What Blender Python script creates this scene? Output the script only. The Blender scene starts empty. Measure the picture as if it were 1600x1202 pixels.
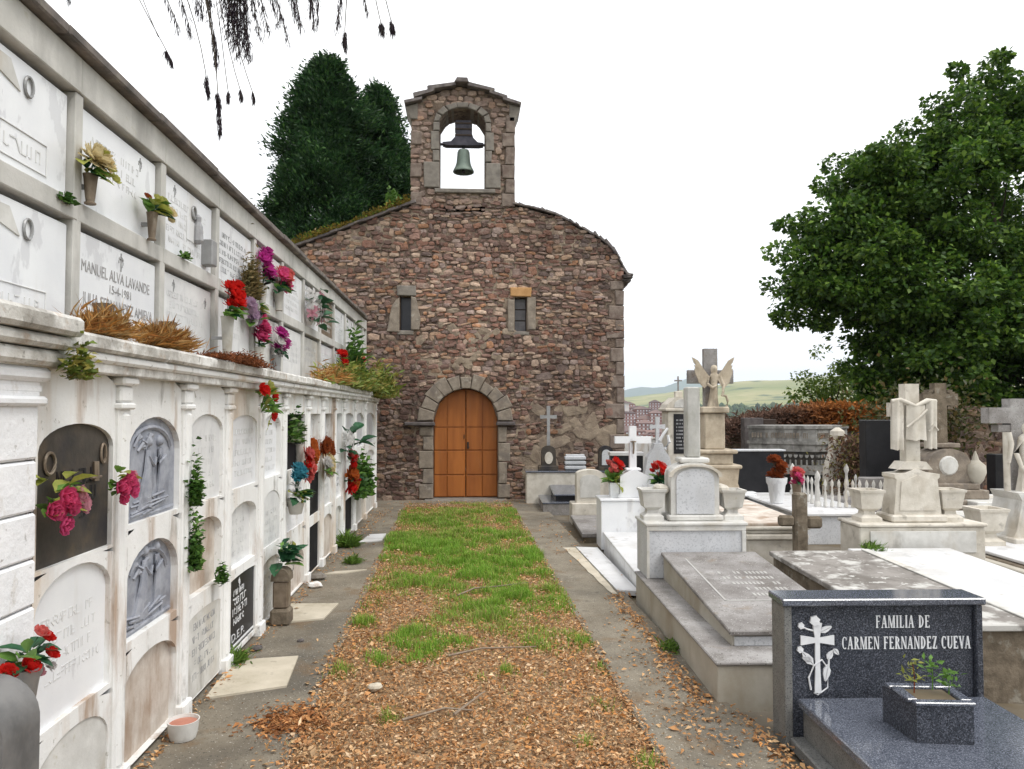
import bpy, math, random
import numpy as np
from mathutils import Vector, Matrix, noise as mnoise
R = math.radians
rnd = random.Random(7)
rng = np.random.default_rng(11)
scene = bpy.context.scene
col = scene.collection

# ------------------------------------------------------------------ camera
cam_d = bpy.data.cameras.new('camera'); cam = bpy.data.objects.new('camera', cam_d); col.objects.link(cam)
cam.location = (0, 0, 1.65)
cam.rotation_euler = (R(90) + math.atan(41 / 1150), 0, -math.atan(75 / 1150))
cam_d.sensor_width = 36; cam_d.lens = 1150 / 1600 * 36
cam_d.clip_start = .05; cam_d.clip_end = 40000
scene.camera = cam

# ------------------------------------------------------------------ daylight under a bright thin overcast
SUN_EL, SUN_AZ = R(58), R(128)      # azimuth clockwise from +Y (the way the camera looks)
world = bpy.data.worlds.new('World'); scene.world = world; world.use_nodes = True
nt = world.node_tree; nt.nodes.clear()
out = nt.nodes.new('ShaderNodeOutputWorld')
sky = nt.nodes.new('ShaderNodeTexSky'); sky.sky_type = 'NISHITA'; sky.sun_disc = False
sky.sun_elevation = SUN_EL; sky.sun_rotation = SUN_AZ
bg_sky = nt.nodes.new('ShaderNodeBackground'); bg_sky.inputs[1].default_value = .12
nt.links.new(sky.outputs[0], bg_sky.inputs[0])
bg_cl = nt.nodes.new('ShaderNodeBackground'); bg_cl.inputs[0].default_value = (.985, .99, 1, 1); bg_cl.inputs[1].default_value = 1.18
tc = nt.nodes.new('ShaderNodeTexCoord'); mp = nt.nodes.new('ShaderNodeMapping'); mp.inputs['Scale'].default_value = (1.5, 1.5, 7)
nz = nt.nodes.new('ShaderNodeTexNoise'); nz.inputs['Scale'].default_value = 1.6; nz.inputs['Detail'].default_value = 6
rp = nt.nodes.new('ShaderNodeValToRGB')
rp.color_ramp.elements[0].position = .30; rp.color_ramp.elements[0].color = (.72, .72, .72, 1)
rp.color_ramp.elements[1].position = .46; rp.color_ramp.elements[1].color = (1, 1, 1, 1)
mx = nt.nodes.new('ShaderNodeMixShader')
nt.links.new(tc.outputs['Generated'], mp.inputs[0]); nt.links.new(mp.outputs[0], nz.inputs['Vector'])
nt.links.new(nz.outputs['Fac'], rp.inputs[0]); nt.links.new(rp.outputs[0], mx.inputs[0])
nt.links.new(bg_sky.outputs[0], mx.inputs[1]); nt.links.new(bg_cl.outputs[0], mx.inputs[2])
nt.links.new(mx.outputs[0], out.inputs[0])
sl = bpy.data.lights.new('sun', 'SUN'); sun = bpy.data.objects.new('sun', sl); col.objects.link(sun)
sl.energy = 1.5; sl.angle = R(24); sl.color = (1, .97, .92)
d = Vector((math.sin(SUN_AZ) * math.cos(SUN_EL), math.cos(SUN_AZ) * math.cos(SUN_EL), math.sin(SUN_EL)))
sun.rotation_euler = d.to_track_quat('Z', 'Y').to_euler()
vs = scene.view_settings; vs.view_transform = 'Standard'; vs.look = 'None'; vs.gamma = 1; vs.use_curve_mapping = False
vs.exposure = .47
scene.cycles.max_bounces = 6; scene.cycles.diffuse_bounces = 3; scene.cycles.transparent_max_bounces = 6
scene.cycles.volume_bounces = 0
scene.cycles.use_denoising = True

# ------------------------------------------------------------------ materials
def mat(name, c1, c2, scale=6, rough=.85, bump=.3, bscale=60, stains=(), attr=False, speck=None, spec=.3, metal=0, trans=0, lo=.35, hi=.65, zs=1, bdist=.004, objvar=0):
    m = bpy.data.materials.new(name); m.use_nodes = True; t = m.node_tree; N = t.nodes; L = t.links.new
    b = N['Principled BSDF']; b.inputs['Roughness'].default_value = rough; b.inputs['Specular IOR Level'].default_value = spec; b.inputs['Metallic'].default_value = metal
    g = N.new('ShaderNodeNewGeometry')
    def nse(sc, det=7, z=1, off=0, rgh=.6):
        p = N.new('ShaderNodeMapping'); p.inputs['Scale'].default_value = (1, 1, z); p.inputs['Location'].default_value = (off, off * .7, off * 1.3)
        L(g.outputs['Position'], p.inputs[0]); n = N.new('ShaderNodeTexNoise'); n.inputs['Scale'].default_value = sc; n.inputs['Detail'].default_value = det
        n.inputs['Roughness'].default_value = rgh; L(p.outputs[0], n.inputs['Vector']); return n.outputs['Fac']
    def ramp(f, a, bb, ca=(0, 0, 0), cb=(1, 1, 1)):
        r = N.new('ShaderNodeValToRGB'); e = r.color_ramp.elements; e[0].position = a; e[1].position = bb
        e[0].color = (*ca, 1); e[1].color = (*cb, 1); L(f, r.inputs[0]); return r.outputs[0]
    c = ramp(nse(scale, z=zs), lo, hi, c1, c2)
    def mix(fac, a, bcol, mode='MIX'):
        x = N.new('ShaderNodeMix'); x.data_type = 'RGBA'; x.blend_type = mode
        if hasattr(fac, 'name'): L(fac, x.inputs[0])
        else: x.inputs[0].default_value = fac
        L(a, x.inputs[6])
        if isinstance(bcol, tuple): x.inputs[7].default_value = (*bcol, 1)
        else: L(bcol, x.inputs[7])
        return x.outputs[2]
    if attr:
        a = N.new('ShaderNodeAttribute'); a.attribute_name = 'tint'; c = mix(1.0, c, a.outputs['Color'], 'MULTIPLY')
    if objvar:
        oi = N.new('ShaderNodeObjectInfo'); c = mix(1.0, c, ramp(oi.outputs['Random'], 0, 1, (1 - objvar,) * 3, (1 + objvar * .3,) * 3), 'MULTIPLY')
    for k, (sc, ssc, a0, a1, z, amt) in enumerate(stains):
        f = ramp(nse(ssc, z=z, off=3.1 * (k + 1)), a0, a1, (0, 0, 0), (amt,) * 3); c = mix(f, c, sc)
    if speck:
        for (sc, ssc, a0, a1) in speck:
            c = mix(ramp(nse(ssc, 2, off=ssc * .01), a0, a1), c, sc)
    L(c, b.inputs['Base Color'])
    if bump:
        bp = N.new('ShaderNodeBump'); bp.inputs['Strength'].default_value = bump; bp.inputs['Distance'].default_value = bdist
        L(nse(bscale, 5), bp.inputs['Height']); L(bp.outputs[0], b.inputs['Normal'])
    if trans:
        tr = N.new('ShaderNodeBsdfTranslucent'); L(c, tr.inputs[0]); ms = N.new('ShaderNodeMixShader'); ms.inputs[0].default_value = trans
        L(b.outputs[0], ms.inputs[1]); L(tr.outputs[0], ms.inputs[2]); L(ms.outputs[0], N['Material Output'].inputs[0])
    return m
RUST = (.30, .17, .08); GRIME = (.22, .20, .17); LICH = (.34, .30, .14); DARK = (.06, .055, .05)
MT = {}
MT['dirt'] = mat('dirt', (.10, .085, .065), (.19, .165, .13), 3, .95, .6, 40, [((.13, .10, .06), 1.2, .5, .6, 1, .8)])
MT['litterbed'] = mat('litter bed', (.20, .125, .065), (.38, .26, .15), 22, .95, 1, 60, [((.06, .035, .018), 35, .55, .62, 1, .8)], bdist=.012)
MT['concrete'] = mat('path concrete', (.165, .14, .105), (.25, .22, .17), 2.2, .92, .8, 60, [((.095, .085, .07), 1.1, .48, .66, 1, .75), ((.31, .285, .24), 2.6, .60, .72, 1, .5), ((.17, .11, .06), 4, .56, .66, 1, .6), ((.09, .08, .065), 9, .60, .68, 1, .6)], speck=[((.5, .47, .42), 90, .67, .70), ((.055, .05, .04), 75, .64, .69)], bdist=.006)
MT['paleslab'] = mat('pale slab', (.45, .40, .31), (.58, .52, .42), 4, .85, .4, 60, [((.28, .235, .165), 3, .52, .68, 1, .7), ((.20, .175, .14), 9, .6, .7, 1, .6)])
MT['whitewash'] = mat('whitewash', (.74, .735, .715), (.83, .83, .82), 3, .85, .5, 45, [((.50, .37, .24), 2.2, .52, .68, .22, .7), (RUST, 5, .57, .69, .16, .75), (GRIME, 7, .60, .70, .35, .6), ((.28, .25, .20), 24, .64, .69, 1, .6)])
MT['whitewash2'] = mat('rough whitewash', (.76, .765, .78), (.84, .84, .85), 5, .85, .5, 30, [((.45, .40, .33), 8, .60, .70, .5, .6), (GRIME, 28, .64, .70, 1, .6)], bdist=.01)
MT['cornice'] = mat('weathered cornice', (.50, .48, .44), (.78, .77, .74), 7, .9, .7, 40, [(GRIME, 5, .48, .64, 1, .7), (RUST, 9, .58, .68, 1, .5), ((.12, .11, .09), 26, .6, .68, 1, .6)], bdist=.008)
MT['greyconc'] = mat('grey cement', (.46, .45, .42), (.60, .585, .55), 4, .9, .4, 70, [((.30, .29, .27), 3, .52, .68, .3, .7), (LICH, 9, .66, .74, 1, .4)])
MT['roofedge'] = mat('dark roof edge', (.10, .09, .085), (.22, .19, .17), 8, .9, .6, 50, [((.30, .27, .22), 5, .56, .66, 1, .5)])
MT['marble'] = mat('white marble', (.74, .75, .77), (.82, .83, .84), 3, .35, .05, 30, [((.64, .65, .68), 1.7, .52, .7, .6, .5), ((.50, .46, .38), 3, .62, .74, .2, .4), ((.52, .52, .54), 5, .585, .61, .5, .5)], spec=.45)
MT['marble_b'] = mat('veined marble', (.62, .62, .62), (.74, .74, .73), 5, .5, .15, 40, [((.46, .46, .47), 6, .56, .66, .5, .5), (RUST, 3, .66, .76, .3, .4)], spec=.4)
MT['marble_dirty'] = mat('weathered marble', (.50, .49, .46), (.66, .65, .62), 6, .7, .3, 60, [((.40, .33, .23), 2.5, .52, .68, .5, .55), (LICH, 11, .64, .72, 1, .5), (GRIME, 5, .58, .68, .4, .5)])
MT['cream'] = mat('cream stone', (.50, .46, .39), (.66, .62, .55), 7, .85, .5, 60, [((.36, .30, .22), 4, .56, .70, .5, .5), ((.33, .31, .20), 12, .66, .74, 1, .4), (GRIME, 8, .60, .70, 1, .6)])
MT['whitetop'] = mat('white slab', (.58, .58, .585), (.68, .68, .685), 3, .6, .1, 40, [((.42, .405, .37), 1.6, .50, .70, 1, .7), ((.34, .30, .24), 7, .60, .70, 1, .6), ((.40, .40, .40), 3, .585, .605, 1, .5)], spec=.4)
MT['greymarble'] = mat('grey marble', (.50, .51, .53), (.60, .61, .63), 3, .5, .15, 50, [((.38, .36, .32), 2, .52, .7, .35, .6)], speck=[((.43, .44, .46), 60, .55, .62)], spec=.4)
MT['tombgrey'] = mat('tomb grey top', (.17, .155, .145), (.32, .305, .295), 3.2, .75, .3, 60, [((.47, .46, .45), 2.3, .57, .70, 1, .6), ((.12, .105, .09), 4, .54, .68, 1, .6), ((.22, .16, .10), 6, .6, .7, 1, .5)], speck=[((.50, .49, .47), 90, .65, .69), ((.10, .09, .08), 70, .63, .68)])
MT['lichenslab'] = mat('lichen spotted slab', (.15, .135, .12), (.28, .26, .24), 3.5, .85, .4, 60, [((.55, .54, .51), 4, .52, .60, 1, .85), ((.10, .09, .075), 7, .56, .64, 1, .7), ((.60, .59, .56), 15, .60, .66, 1, .8)])
MT['tombside'] = mat('tomb side stone', (.38, .35, .29), (.47, .44, .38), 4, .8, .2, 50, [((.25, .20, .13), 2.2, .5, .68, .6, .6)])
MT['tan'] = mat('tan carved stone', (.36, .30, .225), (.52, .45, .35), 7, .9, .6, 50, [((.24, .20, .15), 5, .52, .66, .5, .7), ((.20, .18, .15), 11, .6, .7, 1, .6)])
MT['shaftgrey'] = mat('weathered shaft stone', (.38, .375, .35), (.52, .515, .485), 6, .85, .4, 50, [((.30, .29, .22), 5, .55, .68, .4, .6), (GRIME, 9, .6, .7, .4, .5)])
MT['granite'] = mat('blue grey granite', (.03, .034, .045), (.05, .055, .07), 30, .36, .04, 60, speck=[((.12, .128, .155), 130, .54, .57), ((.008, .009, .012), 180, .55, .60), ((.24, .25, .28), 200, .66, .68)], spec=.32)
MT['granite_top'] = mat('polished granite', (.06, .068, .09), (.09, .10, .125), 20, .10, .02, 60, speck=[((.19, .205, .25), 150, .53, .58), ((.025, .028, .036), 210, .60, .65)], spec=.9)
MT['graniteedge'] = mat('granite edge', (.15, .15, .145), (.21, .21, .20), 20, .5, .1, 60, speck=[((.07, .07, .07), 140, .56, .6)], spec=.4)
MT['black'] = mat('black marble', (.010, .010, .012), (.018, .018, .021), 6, .38, .03, 50, [((.05, .04, .035), 4, .6, .72, 1, .5)], spec=.3)
MT['nichedark'] = mat('dark niche door', (.010, .010, .012), (.02, .02, .022), 6, .7, .1, 50, spec=.12)
MT['plaquedark'] = mat('tarnished dark stone', (.035, .032, .028), (.075, .062, .05), 8, .55, .3, 50, [((.16, .11, .06), 5, .56, .7, 1, .5), ((.02, .02, .03), 3, .52, .66, 1, .7)])
MT['relief'] = mat('lead relief', (.24, .255, .30), (.37, .385, .43), 14, .5, .35, 50, [((.14, .145, .17), 9, .52, .66, 1, .6)], spec=.5)
MT['slabpink'] = mat('stained plaster', (.46, .39, .33), (.66, .61, .55), 6, .9, .5, 50, [((.30, .20, .13), 5, .5, .66, .3, .7)])
MT['engrave'] = mat('engraving', (.30, .30, .31), (.38, .38, .39), 20, .9, 0)
MT['ink'] = mat('black lettering', (.26, .25, .25), (.48, .47, .47), 30, .8, 0)
MT['silver'] = mat('pale lettering', (.70, .71, .73), (.78, .79, .80), 20, .35, .05, 60, spec=.5)
MT['bronze'] = mat('worn bronze', (.16, .12, .085), (.27, .215, .16), 12, .5, .2, 60, [((.42, .37, .30), 14, .58, .68, .3, .5)], metal=.3)
MT['wornletter'] = mat('worn letters', (.37, .36, .34), (.44, .43, .41), 20, .8, 0)
MT['markerdark'] = mat('dark marker stone', (.10, .10, .10), (.19, .185, .18), 7, .6, .3, 50, [((.26, .14, .09), 4, .58, .68, 1, .6)])
MT['pantheon'] = mat('dark carved stone', (.21, .205, .19), (.38, .37, .35), 7, .85, .4, 60, [((.06, .055, .05), 4, .52, .66, .5, .7)])
MT['greymetal'] = mat('grey metal', (.26, .26, .26), (.36, .36, .36), 9, .5, .1, 60, metal=.4)
MT['vasegrey'] = mat('grey stone vase', (.42, .40, .36), (.56, .54, .49), 9, .8, .3, 60, [((.26, .22, .15), 6, .55, .68, .5, .5)])
MT['terracotta'] = mat('terracotta', (.42, .17, .12), (.52, .24, .17), 9, .8, .2)
MT['rubble'] = mat('rubble stone', (.72, .70, .70), (1.15, 1.12, 1.10), 16, .92, .9, 45, [((.36, .30, .25), 9, .58, .68, 1, .5), ((.07, .05, .05), 10, .6, .7, 1, .5)], attr=True, bdist=.012)
MT['mortar'] = mat('lime mortar', (.11, .076, .058), (.22, .165, .125), 5, .95, 1, 40, [((.36, .29, .215), 1.3, .50, .64, 1, .8), ((.05, .035, .03), 9, .52, .6, 1, .7)], bdist=.02)
MT['plaster'] = mat('old plaster', (.22, .17, .125), (.34, .275, .205), 6, .95, .8, 40, [((.20, .155, .12), 6, .5, .62, 1, .8)], bdist=.01)
MT['dressed'] = mat('dressed stone', (.185, .152, .12), (.30, .255, .205), 8, .9, .7, 40, [((.15, .13, .115), 5, .52, .64, 1, .6), ((.46, .43, .37), 9, .6, .68, 1, .5)], bdist=.008)
MT['dressgrey'] = mat('grey dressed stone', (.17, .15, .13), (.25, .225, .195), 7, .9, .6, 40, [((.13, .115, .105), 6, .54, .66, 1, .6)], bdist=.008)
MT['quoin'] = mat('corner stone', (.15, .115, .095), (.26, .21, .175), 7, .92, .8, 40, [((.13, .09, .075), 6, .52, .64, 1, .7), ((.36, .31, .26), 9, .6, .68, 1, .5)], bdist=.01)
MT['darkstone'] = mat('dark impost stone', (.075, .065, .065), (.13, .115, .11), 9, .9, .6, 40)
MT['slate'] = mat('roof slate', (.10, .085, .085), (.20, .175, .165), 9, .85, .7, 40, [(LICH, 8, .62, .72, 1, .4)], bdist=.01)
MT['wood'] = mat('varnished door wood', (.29, .088, .015), (.41, .135, .025), 7, .55, .2, 60, [((.20, .052, .009), 4, .5, .7, .12, .6), ((.24, .13, .06), 3, .58, .72, .3, .5)], zs=.12, spec=.4)
MT['wooddark'] = mat('dark iron', (.03, .02, .015), (.06, .04, .03), 9, .6, .2)
MT['dullwood'] = mat('grey wood', (.20, .15, .11), (.30, .24, .18), 14, .9, .4, 60, zs=.15)
MT['crossstone'] = mat('mossy cross stone', (.11, .088, .063), (.21, .17, .125), 12, .95, .8, 50, [((.33, .31, .26), 10, .58, .66, 1, .6)], bdist=.008)
MT['iron'] = mat('bell yoke iron', (.045, .045, .06), (.085, .08, .10), 12, .7, .3)
MT['bell'] = mat('bell bronze patina', (.13, .17, .145), (.20, .245, .205), 9, .6, .3, 50, [((.08, .09, .08), 6, .52, .66, .4, .7)], metal=.2)
MT['glassdark'] = mat('dark pane', (.012, .013, .02), (.022, .022, .03), 6, .3, 0, spec=.5)
MT['panegrey'] = mat('grey pane', (.09, .085, .09), (.15, .14, .145), 6, .35, 0, spec=.5)
MT['moss'] = mat('golden moss', (.13, .10, .018), (.26, .19, .035), 20, .95, .8, 70, trans=.2, attr=True)
MT['leafg'] = mat('broad leaf', (.95, .95, .95), (1.05, 1.05, 1.05), 3, .5, 0, attr=True, trans=.38, spec=.35)
MT['bark'] = mat('bark', (.05, .04, .03), (.11, .09, .07), 12, .95, .9, 30, zs=.3, bdist=.02)
MT['litter'] = mat('dry leaf', (1.0, 1.0, .98), (1.3, 1.28, 1.22), 40, .85, 0, attr=True, trans=.2)
MT['grassblade'] = mat('grass blade', (.9, .9, .9), (1.1, 1.1, 1.1), 8, .6, 0, attr=True, trans=.4)
MT['greenleaf'] = mat('bright leaf', (.10, .22, .04), (.17, .32, .06), 30, .5, 0, trans=.3, objvar=.4)
MT['deepleaf'] = mat('deep green leaf', (.02, .085, .04), (.045, .14, .06), 30, .5, 0, trans=.25, objvar=.4)
MT['yellowleaf'] = mat('yellow green leaf', (.28, .33, .05), (.42, .42, .10), 30, .5, 0, trans=.3, objvar=.3)
MT['ivy'] = mat('ivy leaf', (.9, .9, .9), (1.15, 1.15, 1.1), 20, .5, 0, attr=True, trans=.3)
MT['dry'] = mat('dry plant', (.8, .8, .8), (1.1, 1.1, 1.1), 30, .9, 0, attr=True, trans=.3)
def petal(n, c, d=.75): MT[n] = mat(n + ' petals', tuple(x * d for x in c), c, 60, .6, 0, trans=.5, objvar=.15, spec=.2)
petal('creampetal', (.86, .73, .43)); petal('red', (.76, .028, .022)); petal('pink', (.82, .12, .30)); petal('rosepink', (.76, .10, .24)); petal('palepink', (.80, .38, .46))
petal('magenta', (.62, .06, .36)); petal('white', (.82, .80, .78)); petal('lilac', (.52, .36, .50)); petal('orange', (.62, .17, .04)); petal('teal', (.08, .33, .42)); petal('coral', (.80, .20, .18)); petal('rustbloom', (.36, .09, .03)); petal('lime', (.60, .60, .18))
MT['hill'] = mat('far hillside', (.16, .19, .06), (.30, .28, .13), .0045, .95, 0, stains=[((.05, .085, .04), .010, .55, .60, 1, .9), ((.36, .32, .17), .006, .58, .64, 1, .7)])
MT['bluehill'] = mat('far mountain', (.05, .09, .055), (.09, .13, .08), .002, .95, 0)
MT['terrain'] = mat('valley ground', (.07, .10, .035), (.15, .15, .07), .02, .95, 0, stains=[((.04, .065, .03), .03, .5, .58, 1, .9)])
MT['townbrick'] = mat('town brick', (.30, .11, .085), (.38, .15, .11), .05, .9, 0, objvar=.45)
MT['townroof'] = mat('town roof', (.14, .10, .10), (.22, .14, .12), .05, .9, 0, objvar=.4)
MT['townwhite'] = mat('town plaster', (.62, .58, .56), (.72, .68, .66), .05, .9, 0, objvar=.2)
MT['townglass'] = mat('town window', (.50, .50, .54), (.62, .62, .66), .05, .4, 0)
MT['forest'] = mat('far wood', (.6, .6, .6), (1.2, 1.2, 1.2), .05, .95, 0, attr=True)

# ------------------------------------------------------------------ mesh helpers
class MB:
    def __init__(s): s.v = []; s.f = []; s.c = []; s.smooth = False
    def mark(s): return len(s.v)
    def xf(s, i, m):
        for k in range(i, len(s.v)): s.v[k] = tuple(m @ Vector(s.v[k]))
    def add(s, v, f, c=None):
        o = len(s.v); s.v += [tuple(p) for p in v]; s.f += [tuple(o + i for i in q) for q in f]; s.c += [c] * len(f); return o
    def box(s, x0, x1, y0, y1, z0, z1, b=.006, c=None):
        b = min(b, (x1 - x0) * .3, (y1 - y0) * .3, (z1 - z0) * .3)
        P = []; idx = {}
        for i, X in enumerate((x0, x1)):
            for j, Y in enumerate((y0, y1)):
                for k, Z in enumerate((z0, z1)):
                    sx, sy, sz = (1 - 2 * i), (1 - 2 * j), (1 - 2 * k)
                    for a in range(3):
                        q = [X + sx * b, Y + sy * b, Z + sz * b]; q[a] = (X, Y, Z)[a]; idx[i, j, k, a] = len(P); P.append(q)
        F = []
        for a in range(3):
            u, w = (a + 1) % 3, (a + 2) % 3
            for e in (0, 1):
                q = []
                for (m, n) in ((0, 0), (1, 0), (1, 1), (0, 1)):
                    t = [0, 0, 0]; t[a] = e; t[u] = m; t[w] = n; q.append(idx[(*t, a)])
                F.append(q if e else q[::-1])
            for m in (0, 1):
                for n in (0, 1):
                    t0 = [0, 0, 0]; t0[u] = m; t0[w] = n; t1 = t0[:]; t1[a] = 1
                    q = [idx[(*t0, u)], idx[(*t1, u)], idx[(*t1, w)], idx[(*t0, w)]]
                    F.append(q if (m == n) else q[::-1])
        for i in (0, 1):
            for j in (0, 1):
                for k in (0, 1):
                    q = [idx[i, j, k, 0], idx[i, j, k, 1], idx[i, j, k, 2]]
                    F.append(q if (i + j + k) % 2 else q[::-1])
        s.add(P, F, c); return s
    def prism(s, pts, y0, y1, c=None):              # outline in xz, counter clockwise seen from -y; front at y0
        n = len(pts); V = [(x, y0, z) for x, z in pts] + [(x, y1, z) for x, z in pts]
        F = [list(range(n)), list(range(2 * n - 1, n - 1, -1))] + [[i + n, (i + 1) % n + n, (i + 1) % n, i] for i in range(n)]
        s.add(V, F, c); return s
    def lathe(s, prof, n=16, cx=0, cy=0, c=None, rot=0):
        V = []; F = []
        for r, z in prof:
            for k in range(n):
                a = 2 * math.pi * k / n + rot; V.append((cx + r * math.cos(a), cy + r * math.sin(a), z))
        for i in range(len(prof) - 1):
            for k in range(n): F.append((i * n + k, i * n + (k + 1) % n, (i + 1) * n + (k + 1) % n, (i + 1) * n + k))
        F.append(tuple(range(n - 1, -1, -1))); m = (len(prof) - 1) * n; F.append(tuple(range(m, m + n)))
        s.add(V, F, c); return s
    def tube(s, pts, r0, r1=None, n=6, c=None):
        r1 = r0 if r1 is None else r1; V = []; F = []; k = len(pts)
        for i, p in enumerate(pts):
            p = Vector(p); t = (Vector(pts[min(i + 1, k - 1)]) - Vector(pts[max(i - 1, 0)])).normalized()
            u = t.cross(Vector((.13, .2, 1))).normalized() if abs(t.z) < .95 else t.cross(Vector((1, 0, 0))).normalized(); w = t.cross(u)
            r = r0 + (r1 - r0) * i / max(1, k - 1)
            for j in range(n):
                a = 2 * math.pi * j / n; V.append(p + (u * math.cos(a) + w * math.sin(a)) * r)
        for i in range(k - 1):
            for j in range(n): F.append((i * n + j, i * n + (j + 1) % n, (i + 1) * n + (j + 1) % n, (i + 1) * n + j))
        F.append(tuple(range(n - 1, -1, -1))); F.append(tuple(range((k - 1) * n, k * n)))
        s.add(V, F, c); return s
    def mesh(s, name, m, smooth=None):
        me = bpy.data.meshes.new(name); me.from_pydata(s.v, [], s.f)
        if m is not None: me.materials.append(MT[m] if isinstance(m, str) else m)
        if any(x is not None for x in s.c):
            a = me.attributes.new('tint', 'FLOAT_COLOR', 'FACE')
            a.data.foreach_set('color', np.array([(*(x or (1, 1, 1)), 1) for x in s.c], dtype=np.float32).ravel())
        if smooth:
            me.polygons.foreach_set('use_smooth', [True] * len(me.polygons)); me.set_sharp_from_angle(angle=R(smooth))
        me.update(); return me
def link(name, me, parent=None, loc=None, rot=None, sc=None):
    o = bpy.data.objects.new(name, me); col.objects.link(o)
    if parent: o.parent = parent
    if loc is not None: o.location = loc
    if rot is not None: o.rotation_euler = rot
    if sc is not None: o.scale = (sc, sc, sc) if not hasattr(sc, '__len__') else sc
    return o
def part(name, mb, m, parent, smooth=None, **k):
    o = link(name, mb.mesh(name, m, smooth), parent, **k)
    if name in ('inscription', 'rosette', 'ornament'): o['kind'] = 'stuff'      # worn letters and beading too small to pick apart
    return o
def tag(o, label=None, cat=None, group=None, kind=None):
    if label: o['label'] = label
    if cat: o['category'] = cat
    if group: o['group'] = group
    if kind: o['kind'] = kind
    return o
def thing(name, label, cat, loc=(0, 0, 0), rz=0, group=None):
    return tag(link(name, None, None, loc, (0, 0, rz)), label, cat, group)
def box(name, m, parent, x0, x1, y0, y1, z0, z1, b=.006, **k): return part(name, MB().box(x0, x1, y0, y1, z0, z1, b), m, parent, **k)
def fast_mesh(name, V, F, m, colr=None):            # V (n,3); F (k,q) numpy; colr per face
    me = bpy.data.meshes.new(name); q = F.shape[1]
    me.vertices.add(len(V)); me.vertices.foreach_set('co', V.astype(np.float32).ravel())
    me.loops.add(F.size); me.loops.foreach_set('vertex_index', F.astype(np.int32).ravel())
    me.polygons.add(len(F)); me.polygons.foreach_set('loop_start', (np.arange(len(F)) * q).astype(np.int32)); me.polygons.foreach_set('loop_total', np.full(len(F), q, np.int32))
    if colr is not None:
        a = me.attributes.new('tint', 'FLOAT_COLOR', 'FACE'); a.data.foreach_set('color', np.c_[colr, np.ones(len(F))].astype(np.float32).ravel())
    me.materials.append(MT[m]); me.update(); me.validate(); return me
def leaf_cloud(P, D, size, aspect=.55, droop=.25, up=.5):
    """n four-cornered folded leaves at P, pointing along D. Two triangles each."""
    n = len(P); D = D / (np.linalg.norm(D, axis=1, keepdims=True) + 1e-9)
    Nn = rng.normal(size=(n, 3)); Nn[:, 2] = np.abs(Nn[:, 2]) + up
    S = np.cross(D, Nn); S /= np.linalg.norm(S, axis=1, keepdims=True) + 1e-9
    Nn = np.cross(S, D); L = (size * rng.uniform(.65, 1.25, n))[:, None]; W = L * aspect * .5
    A = P; T = P + D * L - Nn * L * droop * rng.uniform(0, 1, (n, 1)); Mid = P + D * L * .45
    B = Mid + S * W + Nn * W * .25; C = Mid - S * W + Nn * W * .25
    V = np.stack([A, B, T, C], 1).reshape(-1, 3); i = np.arange(n)[:, None] * 4
    F = np.concatenate([i + np.array([[0, 1, 2]]), i + np.array([[0, 2, 3]])], 1).reshape(-1, 3)
    return V, F
def jit(c, a): return tuple(max(0, x * (1 + rnd.uniform(-a, a))) for x in c)
def nz2(x, y, s=1.0, o=0.0): return mnoise.noise(Vector((x * s + o, y * s - o, o * .37)))
# ------------------------------------------------------------------ terrain, sheet to the horizon
def hgt(x, y):
    r = math.hypot(x, y); az = math.degrees(math.atan2(x, y))
    if r < 32: return -.10
    t = min(1, (r - 32) / 420); h = -.1 - 34 * (t * t * (3 - 2 * t))
    if y > 0 or r < 700:
        t2 = min(1, max(0, (r - 560) / 900)); h += 22 * t2
    def ridge(rc, w, top):
        return top * math.exp(-((r - rc) / w) ** 2)
    n1 = mnoise.noise(Vector((az * .13, 1.3, 0))); n2 = mnoise.noise(Vector((az * .6, 5.1, r * .0006)))
    g1 = 44 + 72 / (1 + math.exp(-(az - 17.5) / 2.6)) + 10 * n1 + 5 * n2 + 6 * mnoise.noise(Vector((x * .004, y * .004, 2)))
    h += ridge(2700, 900, max(20, g1) + 12)
    pk = 178 + 90 * math.exp(-((az - 13.2) / 1.8) ** 2) + 160 * math.exp(-((az - 17.5) / 2.4) ** 2) + 60 * n1 + 26 * n2
    h += ridge(7600, 900, max(60, pk))
    return h
na, rr = 420, [0] + list(np.geomspace(6, 9000, 150))
V = []; F = []
for r in rr:
    for k in range(na):
        a = 2 * math.pi * k / na; x, y = r * math.sin(a), r * math.cos(a); V.append((x, y, hgt(x, y)))
for i in range(len(rr) - 1):
    for k in range(na): F.append((i * na + k, (i + 1) * na + k, (i + 1) * na + (k + 1) % na, i * na + (k + 1) % na))
me = bpy.data.meshes.new('terrain'); me.from_pydata(V, [], F); me.materials.append(MT['terrain']); me.materials.append(MT['hill']); me.materials.append(MT['bluehill'])
mi = []
for i in range(len(rr) - 1): mi += [0 if rr[i] < 900 else (1 if rr[i] < 5200 else 2)] * na
me.polygons.foreach_set('material_index', mi); me.polygons.foreach_set('use_smooth', [True] * len(F))
tag(link('terrain', me), kind='structure')

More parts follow.
